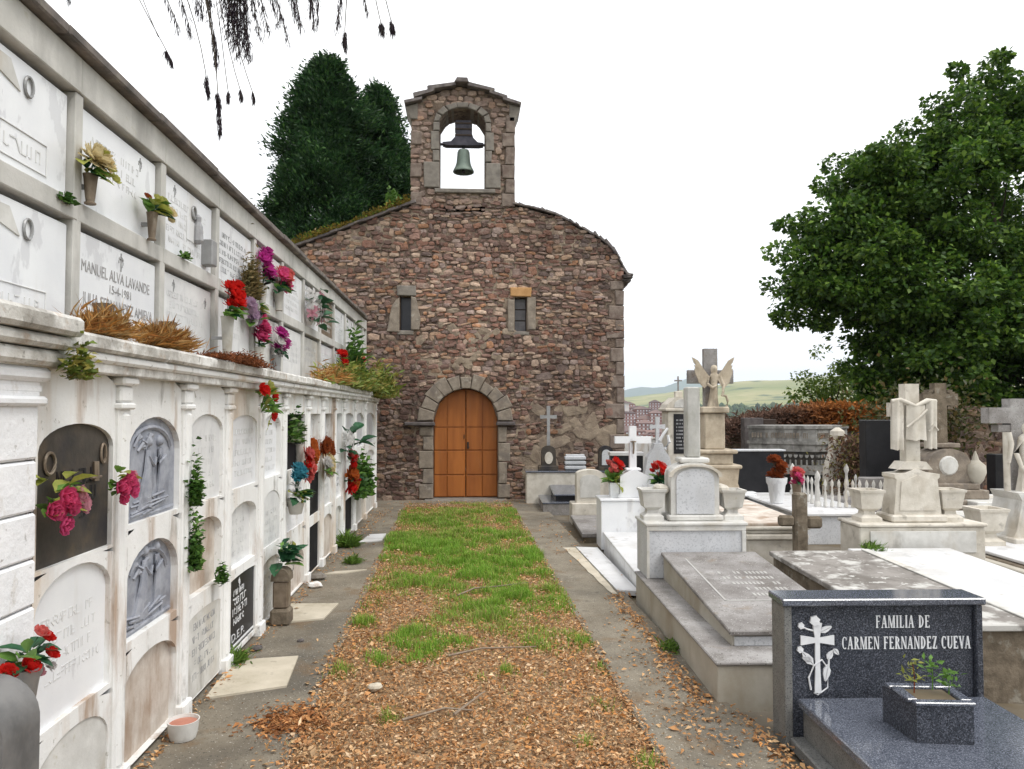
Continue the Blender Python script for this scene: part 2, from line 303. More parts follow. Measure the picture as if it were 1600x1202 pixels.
def sheet(name, m, xs, ys, zf, outline=None):
    V = [(x, y, zf(x, y)) for y in ys for x in xs]; n = len(xs)
    F = [(j * n + i, j * n + i + 1, (j + 1) * n + i + 1, (j + 1) * n + i) for j in range(len(ys) - 1) for i in range(n - 1)]
    me = bpy.data.meshes.new(name); me.from_pydata(V, [], F); me.materials.append(MT[m]); me.polygons.foreach_set('use_smooth', [True] * len(F))
    return tag(link(name, me), kind='structure')
sheet('ground', 'dirt', np.linspace(-8, 16, 97), np.linspace(-4, 23, 109), lambda x, y: -.055 + .012 * nz2(x, y, 1.7) if x > 1.2 else -.06)
def lx(y): return -.82 - .012 * (y - 3.5) ** 1 * 1.6 + .035 * nz2(y, 0, 1.3)
def rx(y): return .93 - .012 * (y - 3.5)
ys = np.linspace(-3, 13.75, 150)
V = []; F = []
for j, y in enumerate(ys):
    for i in range(15):
        t = i / 14; V.append((lx(y) - .06 + (rx(y) + .06 - lx(y) + .06) * t, y, -.022 + .016 * nz2(t * 1.8, y, 3.1) + .012 * math.sin(math.pi * t)))
for j in range(len(ys) - 1):
    for i in range(14): F.append((j * 15 + i, j * 15 + i + 1, j * 15 + i + 16, j * 15 + i + 15))
me = bpy.data.meshes.new('lawn'); me.from_pydata(V, [], F); me.materials.append(MT['litterbed']); tag(link('lawn', me), kind='structure')
def strip(name, m, xa, xb, y0, y1, z0, z1, n=90):
    """a concrete path as a thin solid strip with a worn edge"""
    V = []; F = []
    for j in range(n):
        y = y0 + (y1 - y0) * j / (n - 1)
        V += [(xa(y), y, z0), (xa(y), y, z1 - .006), (xa(y) + .008, y, z1), (xb(y) - .008, y, z1), (xb(y), y, z1 - .006), (xb(y), y, z0)]
    for j in range(n - 1):
        for k in range(5): F.append((j * 6 + k, j * 6 + k + 1, j * 6 + k + 7, j * 6 + k + 6))
    F += [(0, 1, 2, 3, 4, 5), tuple((n - 1) * 6 + k for k in (5, 4, 3, 2, 1, 0))]
    me = bpy.data.meshes.new(name); me.from_pydata(V, [], F); me.materials.append(MT[m]); return tag(link(name, me), kind='structure')
strip('path', 'concrete', lambda y: -1.75, lambda y: lx(y) + .02 * nz2(y, 3, 5) + .012 * nz2(y, 9, 17), -3, 13.0, -.05, .004)
strip('path', 'concrete', lambda y: rx(y) + .008 * nz2(y, 1, 9), lambda y: 1.50 - .012 * (y - 4) + .01 * nz2(y, 4, 6), -3, 13.3, -.06, .002)
strip('path', 'concrete', lambda y: -1.75, lambda y: 1.32, 12.96, 13.78, -.06, -.003, 8)

# ------------------------------------------------------------------ chapel
CH = thing('chapel', 'small red rubble stone chapel with an arched wooden door and an open bell gable', 'chapel', (0, 13.8, 0))
XL, XR = -3.3, 3.02
top_pts = [(-3.45, 4.55), (-3.06, 4.70), (-2.0, 5.13), (-1.0, 5.52), (.95, 5.55), (1.35, 5.47), (1.82, 5.33), (2.2, 5.13), (2.61, 4.91), (2.9, 4.62), (3.1, 4.25)]
def ztop(x):
    for (a, za), (b, zb) in zip(top_pts, top_pts[1:]):
        if a <= x <= b: return za + (zb - za) * (x - a) / (b - a)
    return top_pts[0][1] if x < a else top_pts[-1][1]
DCX, DSP, DR = .035, 1.46, .60        # door axis, springing, half width
def arch_pts(cx, zs, r, n=16, rz=None):
    rz = r if rz is None else rz
    return [(cx + r * math.cos(math.pi * k / n), zs + rz * math.sin(math.pi * k / n)) for k in range(n + 1)]
# core wall of the front with its openings, as mortar: strips left over between the openings
core = MB()
def quadcol(x0, x1, zb, zt, y0=0, y1=.6):         # column with straight bottom zb(x) and top zt(x)
    n = max(1, int((x1 - x0) / .12)); xs = [x0 + (x1 - x0) * i / n for i in range(n + 1)]
    for a, b in zip(xs, xs[1:]):
        core.prism([(a, zb(a)), (b, zb(b)), (b, zt(b)), (a, zt(a))], y0, y1)
Z0 = lambda x: -.1
zt_m = lambda x: ztop(x) - .03
W1, W2 = (-1.20, -.99, 3.15, 3.79), (.95, 1.18, 3.15, 3.79)
darch = lambda x: DSP + math.sqrt(max(0, DR ** 2 - (x - DCX) ** 2)) + .01
quadcol(XL, W1[0], Z0, zt_m); quadcol(W1[0], W1[1], Z0, lambda x: W1[2]); quadcol(W1[0], W1[1], lambda x: W1[3], zt_m)
quadcol(W1[1], DCX - DR, Z0, zt_m); quadcol(DCX - DR, DCX + DR, darch, zt_m); quadcol(DCX + DR, W2[0], Z0, zt_m)
quadcol(W2[0], W2[1], Z0, lambda x: W2[2]); quadcol(W2[0], W2[1], lambda x: W2[3], zt_m); quadcol(W2[1], XR, Z0, zt_m)
# bell gable core
BL, BR, BO0, BO1, BZ0, BSP, BTOP = -1.0, .94, -.47, .39, 5.84, 7.10, 7.38
oc, orr = (BO0 + BO1) / 2, (BO1 - BO0) / 2
boarch = lambda x: BSP + (BTOP - BSP) * math.sqrt(max(0, 1 - ((x - oc) / orr) ** 2))
btop_pts = [(-1.14, 7.36), (-.55, 7.66), (-.05, 7.80), (.5, 7.66), (1.06, 7.40)]
def btop(x):
    for (a, za), (b, zb) in zip(btop_pts, btop_pts[1:]):
        if a <= x <= b: return za + (zb - za) * (x - a) / (b - a)
    return 7.36
BY1 = .62
quadcol(BL, BO0, lambda x: 5.5, btop, .0, BY1); quadcol(BO1, BR, lambda x: 5.5, btop, .0, BY1)
quadcol(BO0, BO1, boarch, btop, .0, BY1); quadcol(BO0, BO1, lambda x: 5.4, lambda x: BZ0, .0, BY1)
part('wall', core, 'mortar', CH)
side = MB(); side.box(XL, XL + .55, .6, 7.5, -.1, 4.3, .01); side.box(XR - .55, XR, .6, 7.5, -.1, 4.05, .01)
side.prism([(XL, 0), (XR, 0), (XR, 4.1), (2.6, 4.8), (.9, 5.45), (-1, 5.45), (XL, 4.4)], 7.5, 8.0)
part('wall', side, 'mortar', CH)
rf = MB()
rf.prism([(-3.55, 4.42), (-3.06, 4.62), (-.05, 5.78), (-.05, 5.90), (-3.06, 4.72), (-3.55, 4.52)], .62, 8.15)
rf.prism([(-.05, 5.78), (1.82, 5.24), (2.61, 4.80), (3.2, 4.10), (3.26, 4.16), (2.66, 4.88), (1.84, 5.34), (-.05, 5.90)], .62, 8.15)
part('roof', rf, 'slate', CH)

# rubble stones: the front is laid stone by stone
PAL = [(.105, .062, .055), (.135, .072, .06), (.20, .095, .07), (.26, .125, .08), (.33, .165, .085), (.36, .24, .16), (.22, .16, .145), (.28, .22, .20), (.46, .35, .27), (.075, .055, .055), (.30, .21, .17), (.17, .10, .085), (.24, .14, .115), (.40, .29, .22)]
PW = [9, 10, 12, 9, 5, 9, 10, 10, 9, 4, 11, 10, 12, 10]
def stone_mb(x, z, w, h, dep, tint, lean=0):
    n = 9; P = []
    for k in range(n):
        a = 2 * math.pi * (k + rnd.uniform(-.28, .28)) / n; ca, sa = math.cos(a), math.sin(a)
        e = .62; q = rnd.uniform(.86, 1.05)
        P.append((w / 2 * math.copysign(abs(ca) ** e, ca) * q, h / 2 * math.copysign(abs(sa) ** e, sa) * rnd.uniform(.8, 1.12)))
    cl, sn = math.cos(lean), math.sin(lean); P = [(x + a * cl - b * sn, z + a * sn + b * cl) for a, b in P]
    return P
def stone_geo(mb, P, y0, dep, tint):
    n = len(P); cx = sum(p[0] for p in P) / n; cz = sum(p[1] for p in P) / n; k = rnd.uniform(.72, .86)
    ty = [rnd.uniform(-.006, .006) for _ in P]
    V = [(a, y0, b) for a, b in P] + [(cx + (a - cx) * .96, y0 - dep * .7, cz + (b - cz) * .95) for a, b in P] + [(cx + (a - cx) * k, y0 - dep + t, cz + (b - cz) * k) for (a, b), t in zip(P, ty)] + [(cx + rnd.uniform(-.01, .01), y0 - dep - rnd.uniform(.001, .008), cz)]
    F = []
    for r in (0, 1):
        for i in range(n): F.append((r * n + i, r * n + (i + 1) % n, (r + 1) * n + (i + 1) % n, (r + 1) * n + i))
    for i in range(n): F.append((2 * n + i, 2 * n + (i + 1) % n, 3 * n))
    mb.add(V, F, tint)
def in_hole(x, z):
    if abs(x - DCX) < DR + .005 and z < DSP: return True
    if (x - DCX) ** 2 + (z - DSP) ** 2 < (DR + .005) ** 2 and z >= DSP: return True
    for w in (W1, W2):
        if w[0] - .005 < x < w[1] + .005 and w[2] - .005 < z < w[3] + .005: return True
    if BO0 - .005 < x < BO1 + .005 and BZ0 - .005 < z < boarch(x) + .005: return True
    return False
def in_dressed(x, z):
    q = (x - DCX) ** 2 + (z - DSP) ** 2
    if z > DSP and q < .86 ** 2: return True
    if z <= DSP and abs(x - DCX) < .78: return True
    for w in (W1, W2):
        if w[0] - .17 < x < w[1] + .17 and w[2] < z < w[3]: return True
    if BO0 - .13 < x < BO1 + .13 and BZ0 < z < BTOP + .06: return True
    return False
def rubble(xl, xr, zt, zmin, zmax, hole, dressed, hrange=(.045, .115), wr=(.06, .23), tone=lambda x, z: 1):
    S = []; z = zmin; row = 0
    while z < zmax:
        h = rnd.uniform(*hrange); x = xl(z) - rnd.uniform(0, .2); ph = rnd.uniform(0, 9)
        while x < xr(z):
            w = rnd.uniform(*wr) * (1.2 if rnd.random() < .15 else 1); hh = h * rnd.uniform(.82, 1.2)
            if rnd.random() < .11: hh *= rnd.uniform(1.3, 1.9); w *= rnd.uniform(.8, 1.4)
            cx = x + w / 2; cz = z + h / 2 + .05 * nz2(cx, z, .9, ph * .02) + .03 * nz2(cx, z, 2.6) + rnd.uniform(-.024, .024)
            x += w + rnd.uniform(-.012, .022)
            if cz > zt(cx) or cx > xr(cz) + .06 or cx < xl(cz) - .05: continue
            if hole(cx, cz) or dressed(cx, cz): continue
            P = stone_mb(cx, cz, w, hh - .008, 0, None, rnd.uniform(-.2, .2) + .08 * nz2(cx, cz, .5))
            a, b = xl(cz), xr(cz); P = [(min(max(p, a - .015), b + .015), min(q, zt(p) + .02)) for p, q in P]
            if any(hole(*p) for p in P): continue
            big = nz2(cx, cz, .55, 4); c = rnd.choices(PAL, PW)[0]
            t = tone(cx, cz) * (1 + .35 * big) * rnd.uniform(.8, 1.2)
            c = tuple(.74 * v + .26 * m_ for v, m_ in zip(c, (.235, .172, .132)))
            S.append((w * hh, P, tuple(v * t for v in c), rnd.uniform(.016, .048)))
        z += h * .93; row += 1
    return S
def lay(S, parent, y0, n_single=300):
    S.sort(key=lambda s: -s[0]); rest = MB()
    for i, (a, P, c, dp) in enumerate(S):
        if i < n_single:
            m = MB(); stone_geo(m, P, y0, dp, c); part('stone', m, 'rubble', parent)
        else: stone_geo(rest, P, y0, dp, c)
    if rest.v: tag(part('rubble', rest, 'rubble', parent), kind='stuff')
def plastered(x, z):       # plaster patches keep some stones back
    return x > 1.1 and z < 1.75 and nz2(x, z, 1.5, 2.2) > .02 or (x > 2.3 and .6 < z < 1.4 and (x - 2.72) ** 2 / .11 + (z - 1.12) ** 2 / .06 < 1)
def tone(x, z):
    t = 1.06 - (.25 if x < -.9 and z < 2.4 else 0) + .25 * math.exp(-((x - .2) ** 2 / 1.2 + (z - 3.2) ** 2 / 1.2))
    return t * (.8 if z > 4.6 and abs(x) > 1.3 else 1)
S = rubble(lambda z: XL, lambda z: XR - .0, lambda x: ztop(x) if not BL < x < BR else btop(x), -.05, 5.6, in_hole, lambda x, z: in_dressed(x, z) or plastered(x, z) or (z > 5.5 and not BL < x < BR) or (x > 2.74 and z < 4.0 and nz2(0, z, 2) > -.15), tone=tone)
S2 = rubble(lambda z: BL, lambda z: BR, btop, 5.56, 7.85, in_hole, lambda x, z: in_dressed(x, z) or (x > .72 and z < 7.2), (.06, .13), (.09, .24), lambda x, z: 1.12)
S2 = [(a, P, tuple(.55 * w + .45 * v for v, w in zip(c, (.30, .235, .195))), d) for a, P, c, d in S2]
lay(S + S2, CH, .012)
pl = MB()
for k in range(64):
    x, z = rnd.uniform(1.05, 2.95), rnd.uniform(.1, 1.75)
    if plastered(x, z): stone_geo(pl, stone_mb(x, z, rnd.uniform(.25, .5), rnd.uniform(.16, .34), 0, None, rnd.uniform(-1, 1)), .0, rnd.uniform(.006, .014), None)
for k in range(26):
    x, z = rnd.gauss(.1, .45), rnd.gauss(2.9, .35)
    if not in_hole(x, z): stone_geo(pl, stone_mb(x, z, rnd.uniform(.12, .3), rnd.uniform(.08, .18), 0, None, rnd.uniform(-1, 1)), .0, rnd.uniform(.02, .034), None)
tag(part('plaster_patch', pl, 'plaster', CH), kind='stuff')
# quoins on the corner and the belfry, jambs, voussoirs
def block(name, m, pts, y0, y1, parent=CH): 
    mb = MB(); cx = sum(p[0] for p in pts) / len(pts); cz = sum(p[1] for p in pts) / len(pts); g = .007
    sh = lambda p, q: (p[0] - math.copysign(min(q, abs(p[0] - cx) * .5), p[0] - cx), p[1] - math.copysign(min(q, abs(p[1] - cz) * .5), p[1] - cz))
    P = [sh((a + rnd.uniform(-.008, .008), b + rnd.uniform(-.006, .006)), g) for a, b in pts]; n = len(P)
    V = [(a, y1, b) for a, b in P] + [(a, y0 + .012, b) for a, b in P] + [(*sh(p, .014), y0) for p in P]; V = V[:2 * n] + [(a, c, b) for a, b, c in V[2 * n:]]
    F = [tuple(range(2 * n, 3 * n))] + [(r * n + i, r * n + (i + 1) % n, (r + 1) * n + (i + 1) % n, (r + 1) * n + i) for r in (0, 1) for i in range(n)]
    mb.add(V, F); part(name, mb, m, parent)
rect = lambda x0, x1, z0, z1: [(x0, z0), (x1, z0), (x1, z1), (x0, z1)]
z = .0
k = 0
while z < 4.05:
    h = rnd.uniform(.14, .30); w = (.30, .17)[k % 2] * rnd.uniform(.75, 1.2)
    block('quoin', 'quoin', rect(XR - w, XR + .02, z, min(z + h, 4.12)), -.03, .3); z += h; k += 1
a = math.pi; nv = 11
for k in range(nv):
    a0, a1 = math.pi * k / nv, math.pi * (k + 1) / nv; ro = .86 + rnd.uniform(-.05, .06)
    block('voussoir', 'dressed', [(DCX + DR * math.cos(a0), DSP + DR * math.sin(a0)), (DCX + ro * math.cos(a0), DSP + ro * math.sin(a0)), (DCX + ro * math.cos(a1), DSP + ro * math.sin(a1)), (DCX + DR * math.cos(a1), DSP + DR * math.sin(a1))], -.055, .28)
for sx in (-1, 1):
    z = .02; k = 0
    while z < 1.33:
        h = min(rnd.uniform(.26, .42), 1.36 - z); h = 1.36 - z if 1.36 - z - h < .12 else h; w = (.27, .20)[k % 2] * (1 if sx < 0 else .85)
        a, b = DCX + sx * DR, DCX + sx * (DR + w); block('jamb_stone', 'dressed', rect(min(a, b), max(a, b), z, z + h), -.045, .28); z += h; k += 1
block('impost', 'darkstone', rect(-1.1, DCX - DR + .03, 1.37, 1.45), -.16, .28); block('impost', 'darkstone', rect(DCX + DR - .03, .96, 1.37, 1.455), -.12, .28)
block('doorstep', 'dressgrey', rect(-.72, .80, -.06, .022), -.22, .32)
for (x0, x1, z0, z1), kind in ((W1, 0), (W2, 1)):
    wl = [(x0 - .24, z0 - .04), (x0, z0 - .04), (x0, z1 - .02), (x0 - .05, z1 - .06), (x0 - .16, z0 + .46)] if not kind else rect(x0 - .13, x0, z0 - .02, z1 - .04)
    wr = [(x1, z0), (x1 + .16, z0), (x1 + .18, z0 + .2), (x1 + .10, z1 - .02), (x1, z1)] if not kind else rect(x1, x1 + .17, z0 + .02, z1 + .0)
    block('jamb_stone', 'dressed', wl, -.05, .3); block('jamb_stone', 'dressed', wr, -.05, .3)
    if kind: block('lintel', MT.setdefault('ochre', mat('ochre lintel', (.40, .22, .09), (.50, .29, .13), 9, .9, .4)), rect(x0 - .09, x1 + .09, z1, z1 + .19), -.055, .3)
    else: block('lintel', 'dressgrey', rect(x0 - .06, x1 + .10, z1, z1 + .2), -.045, .3)
    block('sill', 'dressgrey', rect(x0 - .05, x1 + .05, z0 - .09, z0), -.03, .3)
    w = box('window', 'wooddark', CH, x0, x1, .16, .18, z0, z1, .002)
    if kind:
        for q in range(3): box('pane', 'panegrey', w, x0 + .015, x1 - .015, .145, .158, z0 + .012 + q * (z1 - z0) / 3, z0 - .012 + (q + 1) * (z1 - z0) / 3, .001)
    else: box('pane', 'glassdark', w, x0 + .012, x1 - .012, .145, .158, z0 + .012, z1 - .012, .001)
# belfry dressings
for sx, xe in ((-1, BO0), (1, BO1)):
    z = BZ0
    for h, w in ((.50, .30), (.22, .13), (.36, .17), (.19, .12)):
        a, b = xe, xe + sx * w; block('jamb_stone', 'dressgrey', rect(min(a, b), max(a, b), z, min(z + h, BSP)), -.06, BY1 + .03); z += h
nb = 7
def el(a, r): return (oc + (orr + r) * math.cos(a), BSP + (BTOP - BSP + r) * math.sin(a))
for k in range(nb):
    a0, a1 = math.pi * k / nb, math.pi * (k + 1) / nb; block('voussoir', 'dressgrey', [el(a0, 0), el(a0, .12), el(a1, .12), el(a1, 0)], -.055, BY1 + .03)
z = 5.5; k = 0
while z < 7.2:
    h = min(rnd.uniform(.24, .36), 7.24 - z)
    w = (.24, .17)[k % 2]
    block('quoin', 'quoin', rect(BR - w, BR + .02, z, z + h), -.05, BY1 + .02)
    if k % 2 == 0: block('quoin', 'quoin', rect(BL - .02, BL + .2, z, z + h), -.05, BY1 + .02)
    z += h; k += 1
block('quoin', 'dressgrey', [(BR - .1, 7.13), (BR + .02, 7.13), (1.06, 7.42), (BR - .1, 7.48)], -.05, BY1)
block('quoin', 'dressgrey', [(BL - .02, 7.13), (BL + .12, 7.13), (BL + .12, 7.45), (-1.12, 7.38)], -.05, BY1)
block('sill', 'dressgrey', rect(BO0 - .1, BO1 + .2, BZ0 - .10, BZ0), -.07, BY1 + .04)
rs = [(-1.13, -.80, 7.38, 7.49), (-.96, -.56, 7.51, 7.66), (-.70, -.16, 7.655, 7.79), (.04, .56, 7.79, 7.66), (.46, .80, 7.655, 7.53), (.72, 1.06, 7.53, 7.41)]
for x0, x1, za, zb in rs:
    block('roof_slab', 'slate', [(x0, za), (x1, zb), (x1 + .01, zb + .05), (x0 - .01, za + .065)], -.15, BY1 + .15)
block('roof_slab', 'slate', [(-.20, 7.80), (.08, 7.80), (.06, 7.90), (-.16, 7.91)], -.2, BY1 + .1)
# rough slate edge along the right verge, mossy verge on the left
for i in range(34):
    t = i / 33; x = .98 + 2.18 * t; zt = ztop(x)
    w = rnd.uniform(.08, .2); s = (ztop(x + .1) - ztop(x - .1)) / .2
    block('roof_slate', 'slate', [(x - w / 2, zt - s * w / 2 + .005), (x + w / 2, zt + s * w / 2 + .0), (x + w / 2 + .01, zt + s * w / 2 + rnd.uniform(.015, .05)), (x - w / 2, zt - s * w / 2 + rnd.uniform(.02, .085))], -.03 - rnd.uniform(0, .06), .75)
for i in range(5): block('roof_slate', 'slate', [(2.98 + rnd.uniform(0, .05), 4.16 + i * .028 - .06), (3.16 + i * .012 * rnd.uniform(.5, 1.5), 4.15 + i * .028 - .06), (3.14, 4.18 + i * .028 - .06), (2.98, 4.185 + i * .028 - .06)], -.1 - rnd.uniform(0, .05), .5)
for i in range(22):
    x = -3.3 + 2.3 * i / 21; zt = ztop(x); w = rnd.uniform(.13, .22)
    block('roof_slate', 'slate', [(x - w / 2, zt - .41 * w / 2), (x + w / 2, zt + .41 * w / 2), (x + w / 2, zt + .41 * w / 2 + .05), (x - w / 2, zt - .41 * w / 2 + .05)], -.06 - rnd.uniform(0, .05), .75)
n = 5200; t = rng.uniform(0, 1, n); X = -3.3 + 2.3 * t; Zt = np.array([ztop(x) for x in X]); thick = .03 + .13 * np.clip(np.array([nz2(x, 0, 1.2) for x in X]) + .55, .1, 1)
Pm = np.c_[X, rng.uniform(-.13, .75, n), Zt + .04 + thick * rng.uniform(0, 1, n) ** 1.5]; D = np.c_[rng.normal(0, .6, n), rng.normal(-.4, .6, n), rng.uniform(.2, 1, n)]
Vv, Ff = leaf_cloud(Pm, D, .055, .5, .3); cc = np.repeat(np.array([[1, 1, 1]]) * rng.uniform(.55, 1.35, (n, 1)) * np.where(rng.uniform(size=(n, 1)) < .25, [[.6, 1.2, .9]], [[1, .95, 1]]), 2, 0)
tag(link('moss', fast_mesh('moss', Vv, Ff, 'moss', cc), CH), kind='stuff')
sp = thing('roof_sapling', 'small bright green sapling growing on the mossy roof beside the bell gable', 'plant', (-1.35, 13.9, 5.42))
n = 160; Pm = rng.normal(0, .06, (n, 3)) + np.c_[np.zeros(n), np.zeros(n), .12 + rng.uniform(0, .22, n)]
Vv, Ff = leaf_cloud(Pm, rng.normal(size=(n, 3)) + [0, 0, .5], .09, .6, .3); link('foliage', fast_mesh('foliage', Vv, Ff, 'greenleaf'), sp)
part('stem', MB().tube([(0, 0, -.1), (.01, 0, .1), (0, 0, .25)], .008), 'bark', sp)

# door: two leaves of framed panels
for s in (-1, 1):
    mb = MB(); xa, xb = (DCX - DR, DCX - .006) if s < 0 else (DCX + .006, DCX + DR)
    n = 12; xs = [xa + (xb - xa) * i / n for i in range(n + 1)]
    pts = [(xa, .024), (xb, .024)] + [(x, darch(x) - .012) for x in reversed(xs)]
    mb.prism(pts, .20, .25); dl = part('door', mb, 'wood', CH)
    zs = [.024, .44, .90, 1.34]
    w = xb - xa
    xm = xa + w * (.42 if s < 0 else .52)
    for k in range(4):
        z0 = zs[k] + .012; z1 = (zs[k + 1] if k < 3 else None)
        for (p, q) in ((xa + .012, xm - .006), (xm + .006, xb - .012)):
            b = MB()
            if z1: b.box(p, q, .178, .198, z0, z1 - .012, .01)
            else:
                xx = [p + (q - p) * i / 6 for i in range(7)]; b.prism([(p, z0), (q, z0)] + [(x, max(z0 + .05, darch(x) - .03)) for x in reversed(xx)], .178, .198)
            part('panel', b, 'wood', dl)
    if s > 0:
        part('handle', MB().tube([(xa + .035, .17, 1.02), (xa + .035, .14, 1.02), (xa + .035, .135, .97), (xa + .07, .135, .965)], .011), 'wooddark', dl)
        box('lock_plate', 'wooddark', dl, xa + .015, xa + .055, .165, .177, .93, 1.06, .003)
    else: part('bolt', MB().tube([(xb - .025, .165, 1.12), (xb - .025, .165, 1.2)], .01), 'wooddark', dl)

# bell
BE = thing('church_bell', 'green bronze bell on an iron yoke hanging in the arch of the bell gable', 'bell', (-.02, 14.05, 0))
part('bell_body', MB().lathe([(.055, 6.67), (.10, 6.665), (.118, 6.62), (.125, 6.52), (.135, 6.42), (.16, 6.34), (.19, 6.285), (.205, 6.25), (.20, 6.235), (.17, 6.25), (.12, 6.40), (.10, 6.6)], 20), 'bell', BE, smooth=40)
part('clapper', MB().lathe([(.012, 6.6), (.012, 6.3), (.035, 6.27), (.035, 6.235), (.01, 6.215)], 10), 'iron', BE)
yk = MB(); yk.prism([(-.40, 6.76), (-.33, 6.735), (.30, 6.74), (.38, 6.755), (.38, 6.79), (.27, 6.80), (.19, 6.88), (.15, 7.0), (.145, 7.22), (-.15, 7.22), (-.145, 6.98), (-.17, 6.89), (-.24, 6.81), (-.40, 6.79)], -.09, .09)
part('yoke', yk, 'iron', BE)
for q in (6.93, 7.05, 7.16): part('strap', MB().box(-.165, .165, -.105, .105, q - .018, q + .018), 'wooddark', BE)
part('axle', MB().tube([(-.50, 0, 6.775), (.46, 0, 6.775)], .025), 'iron', BE); part('hanger', MB().tube([(0, 0, 6.65), (0, 0, 6.76)], .03), 'iron', BE)
# ------------------------------------------------------------------ upper niche wall
UW = thing('niche_wall', 'upper tier of grey cement burial niches closed with white marble slabs under a dark roof edge', 'niche wall', (-1.72, 7, 0))
UO = (1.72, -7, 0)
def ub(name, m, x0, x1, y0, y1, z0, z1, b=.004, par=UW): return box(name, m, par, x0, x1, y0, y1, z0, z1, b, loc=UO if par is UW else None)
PY = [3.33 - .92 * 3 + .92 * k for k in range(14)]; YE = 12.95
PY = [p for p in PY if p < YE - .3]
ub('wall', 'greyconc', -2.9, -1.80, .2, YE, 0, 3.215); ub('gap_shade', 'plaquedark', -1.7985, -1.792, .25, YE - .05, 1.95, 3.06, .001)  # dark plate paints the shadow line into the gaps round the slabs
for p in PY: ub('pillar', 'greyconc', -1.799, -1.70, p - .032, p + .032, 1.9, 3.05)
ub('pillar', 'greyconc', -1.799, -1.70, YE - .07, YE, 1.9, 3.05)
bays = list(zip([p for p in PY], PY[1:] + [YE - .032]))
for a, b in bays:
    ub('beam', 'greyconc', -1.799, -1.697 + rnd.uniform(-.002, .002), a + .004, b - .004, 2.485, 2.572)
    ub('beam', 'greyconc', -1.799, -1.69, a + .004, b - .004, 1.88, 1.965)
    ub('fascia_panel', 'greyconc', -1.799, -1.693 + rnd.uniform(-.003, .003), a + .003, b - .003, 3.052, 3.212)
    j = rnd.uniform(-.01, .012)
    ub('roof_slab', 'roofedge', -2.95, -1.645 + j, a - .2, b - .203, 3.217, 3.262 + j * .4, .008)
    if not 3.9 < a < 4.6: ub('roof_slab', 'roofedge', -2.9, -1.675 - j, a - .05, b - .056, 3.264, 3.296 + j, .008)
GLY = [((0, 0, 0, 1), (0, 0, .6, 0)), ((0, 0, 0, 1), (0, 1, .6, 1), (0, .5, .45, .5)), ((0, 0, 0, 1), (0, 1, .6, 1), (0, .5, .45, .5), (0, 0, .6, 0)), ((0, 0, .35, 1), (.35, 1, .7, 0), (.12, .35, .58, .35)), ((0, 0, 0, 1), (0, 1, .6, 0), (.6, 0, .6, 1)), ((0, 0, 0, 1), (.6, 0, .6, 1), (0, 0, .6, 0), (0, 1, .6, 1)), ((.3, 0, .3, 1), (0, 1, .6, 1)), ((.1, 0, .1, 1),), ((0, 0, 0, 1), (0, 1, .5, .9), (.5, .9, .5, .55), (.5, .55, 0, .5), (.1, .5, .6, 0)), ((0, .15, 0, 1), (.6, .15, .6, 1), (0, .1, .3, 0), (.3, 0, .6, .1)), ((.55, .85, .3, 1), (.3, 1, 0, .75), (0, .75, 0, .25), (0, .25, .3, 0), (.3, 0, .55, .15))]
def marks(mb, y0, y1, z, h, x, gap=.5, thick=.12, words=None, dep=.0012):
    """worn, half effaced letters in a row on a +X face"""
    y = y0; i = 0; nxt = rnd.randint(3, 8); k = 0
    while y < y1:
        t = h * thick * .5
        for (a, b, c, e) in rnd.choice(GLY):
            if rnd.random() < .34: continue
            p, q = Vector((a * h, b * h)), Vector((c * h, e * h)); n = (q - p).normalized(); m = Vector((-n.y, n.x)) * t * rnd.uniform(.8, 1.3); p -= n * t; q += n * t; k += 1
            P = [p - m, q - m, q + m, p + m]; d = dep + .00006 * (k % 9)
            mb.add([(x, y + v.x, z + v.y) for v in P] + [(x + d, y + v.x, z + v.y) for v in P], [(4, 5, 6, 7), (0, 1, 5, 4), (1, 2, 6, 5), (2, 3, 7, 6), (3, 0, 4, 7)])
        y += h * .82; i += 1
        if i >= nxt: y += h * .5; i = 0; nxt = rnd.randint(3, 9)
    return mb
def wall_text(body, o, X, ya, yb, z, h, m):
    """raised letters on a +X face, fitted between ya and yb"""
    cv = bpy.data.curves.new('inscription', 'FONT'); cv.body = body; cv.size = h * 1.4; cv.extrude = .0008
    ob = bpy.data.objects.new('tmp', cv); col.objects.link(ob); bpy.context.view_layer.update(); me = bpy.data.meshes.new_from_object(ob); bpy.data.objects.remove(ob)
    me.materials.clear(); me.materials.append(MT[m]); w = max(v.co.x for v in me.vertices); s = (yb - ya) / w
    q = link('inscription', me, o); q.matrix_local = Matrix(((0, 0, 1, X + .001), (s, 0, 0, ya), (0, 1, 0, z), (0, 0, 0, 1)))
def ring(mb, y, z, x, r=.035, rz=.048, t=.007):
    pts = [(x + .006, y + r * math.cos(a), z + rz * math.sin(a)) for a in np.linspace(0, 2 * math.pi, 17)]
    mb.tube(pts, t, n=5); return mb
def emblem(mb, y, z, x, s=.05):            # small cross with a curl round it
    mb.tube([(x, y, z - s), (x, y, z + s)], s * .10, n=5); mb.tube([(x, y - s * .5, z + s * .35), (x, y + s * .5, z + s * .35)], s * .10, n=5)
    mb.tube([(x, y + s * .5 * math.cos(a), z + s * .6 * math.sin(a)) for a in np.linspace(-1.2, 3.4, 12)], s * .09, n=5); return mb
ROWS = [(1.967, 2.483), (2.574, 3.05)]
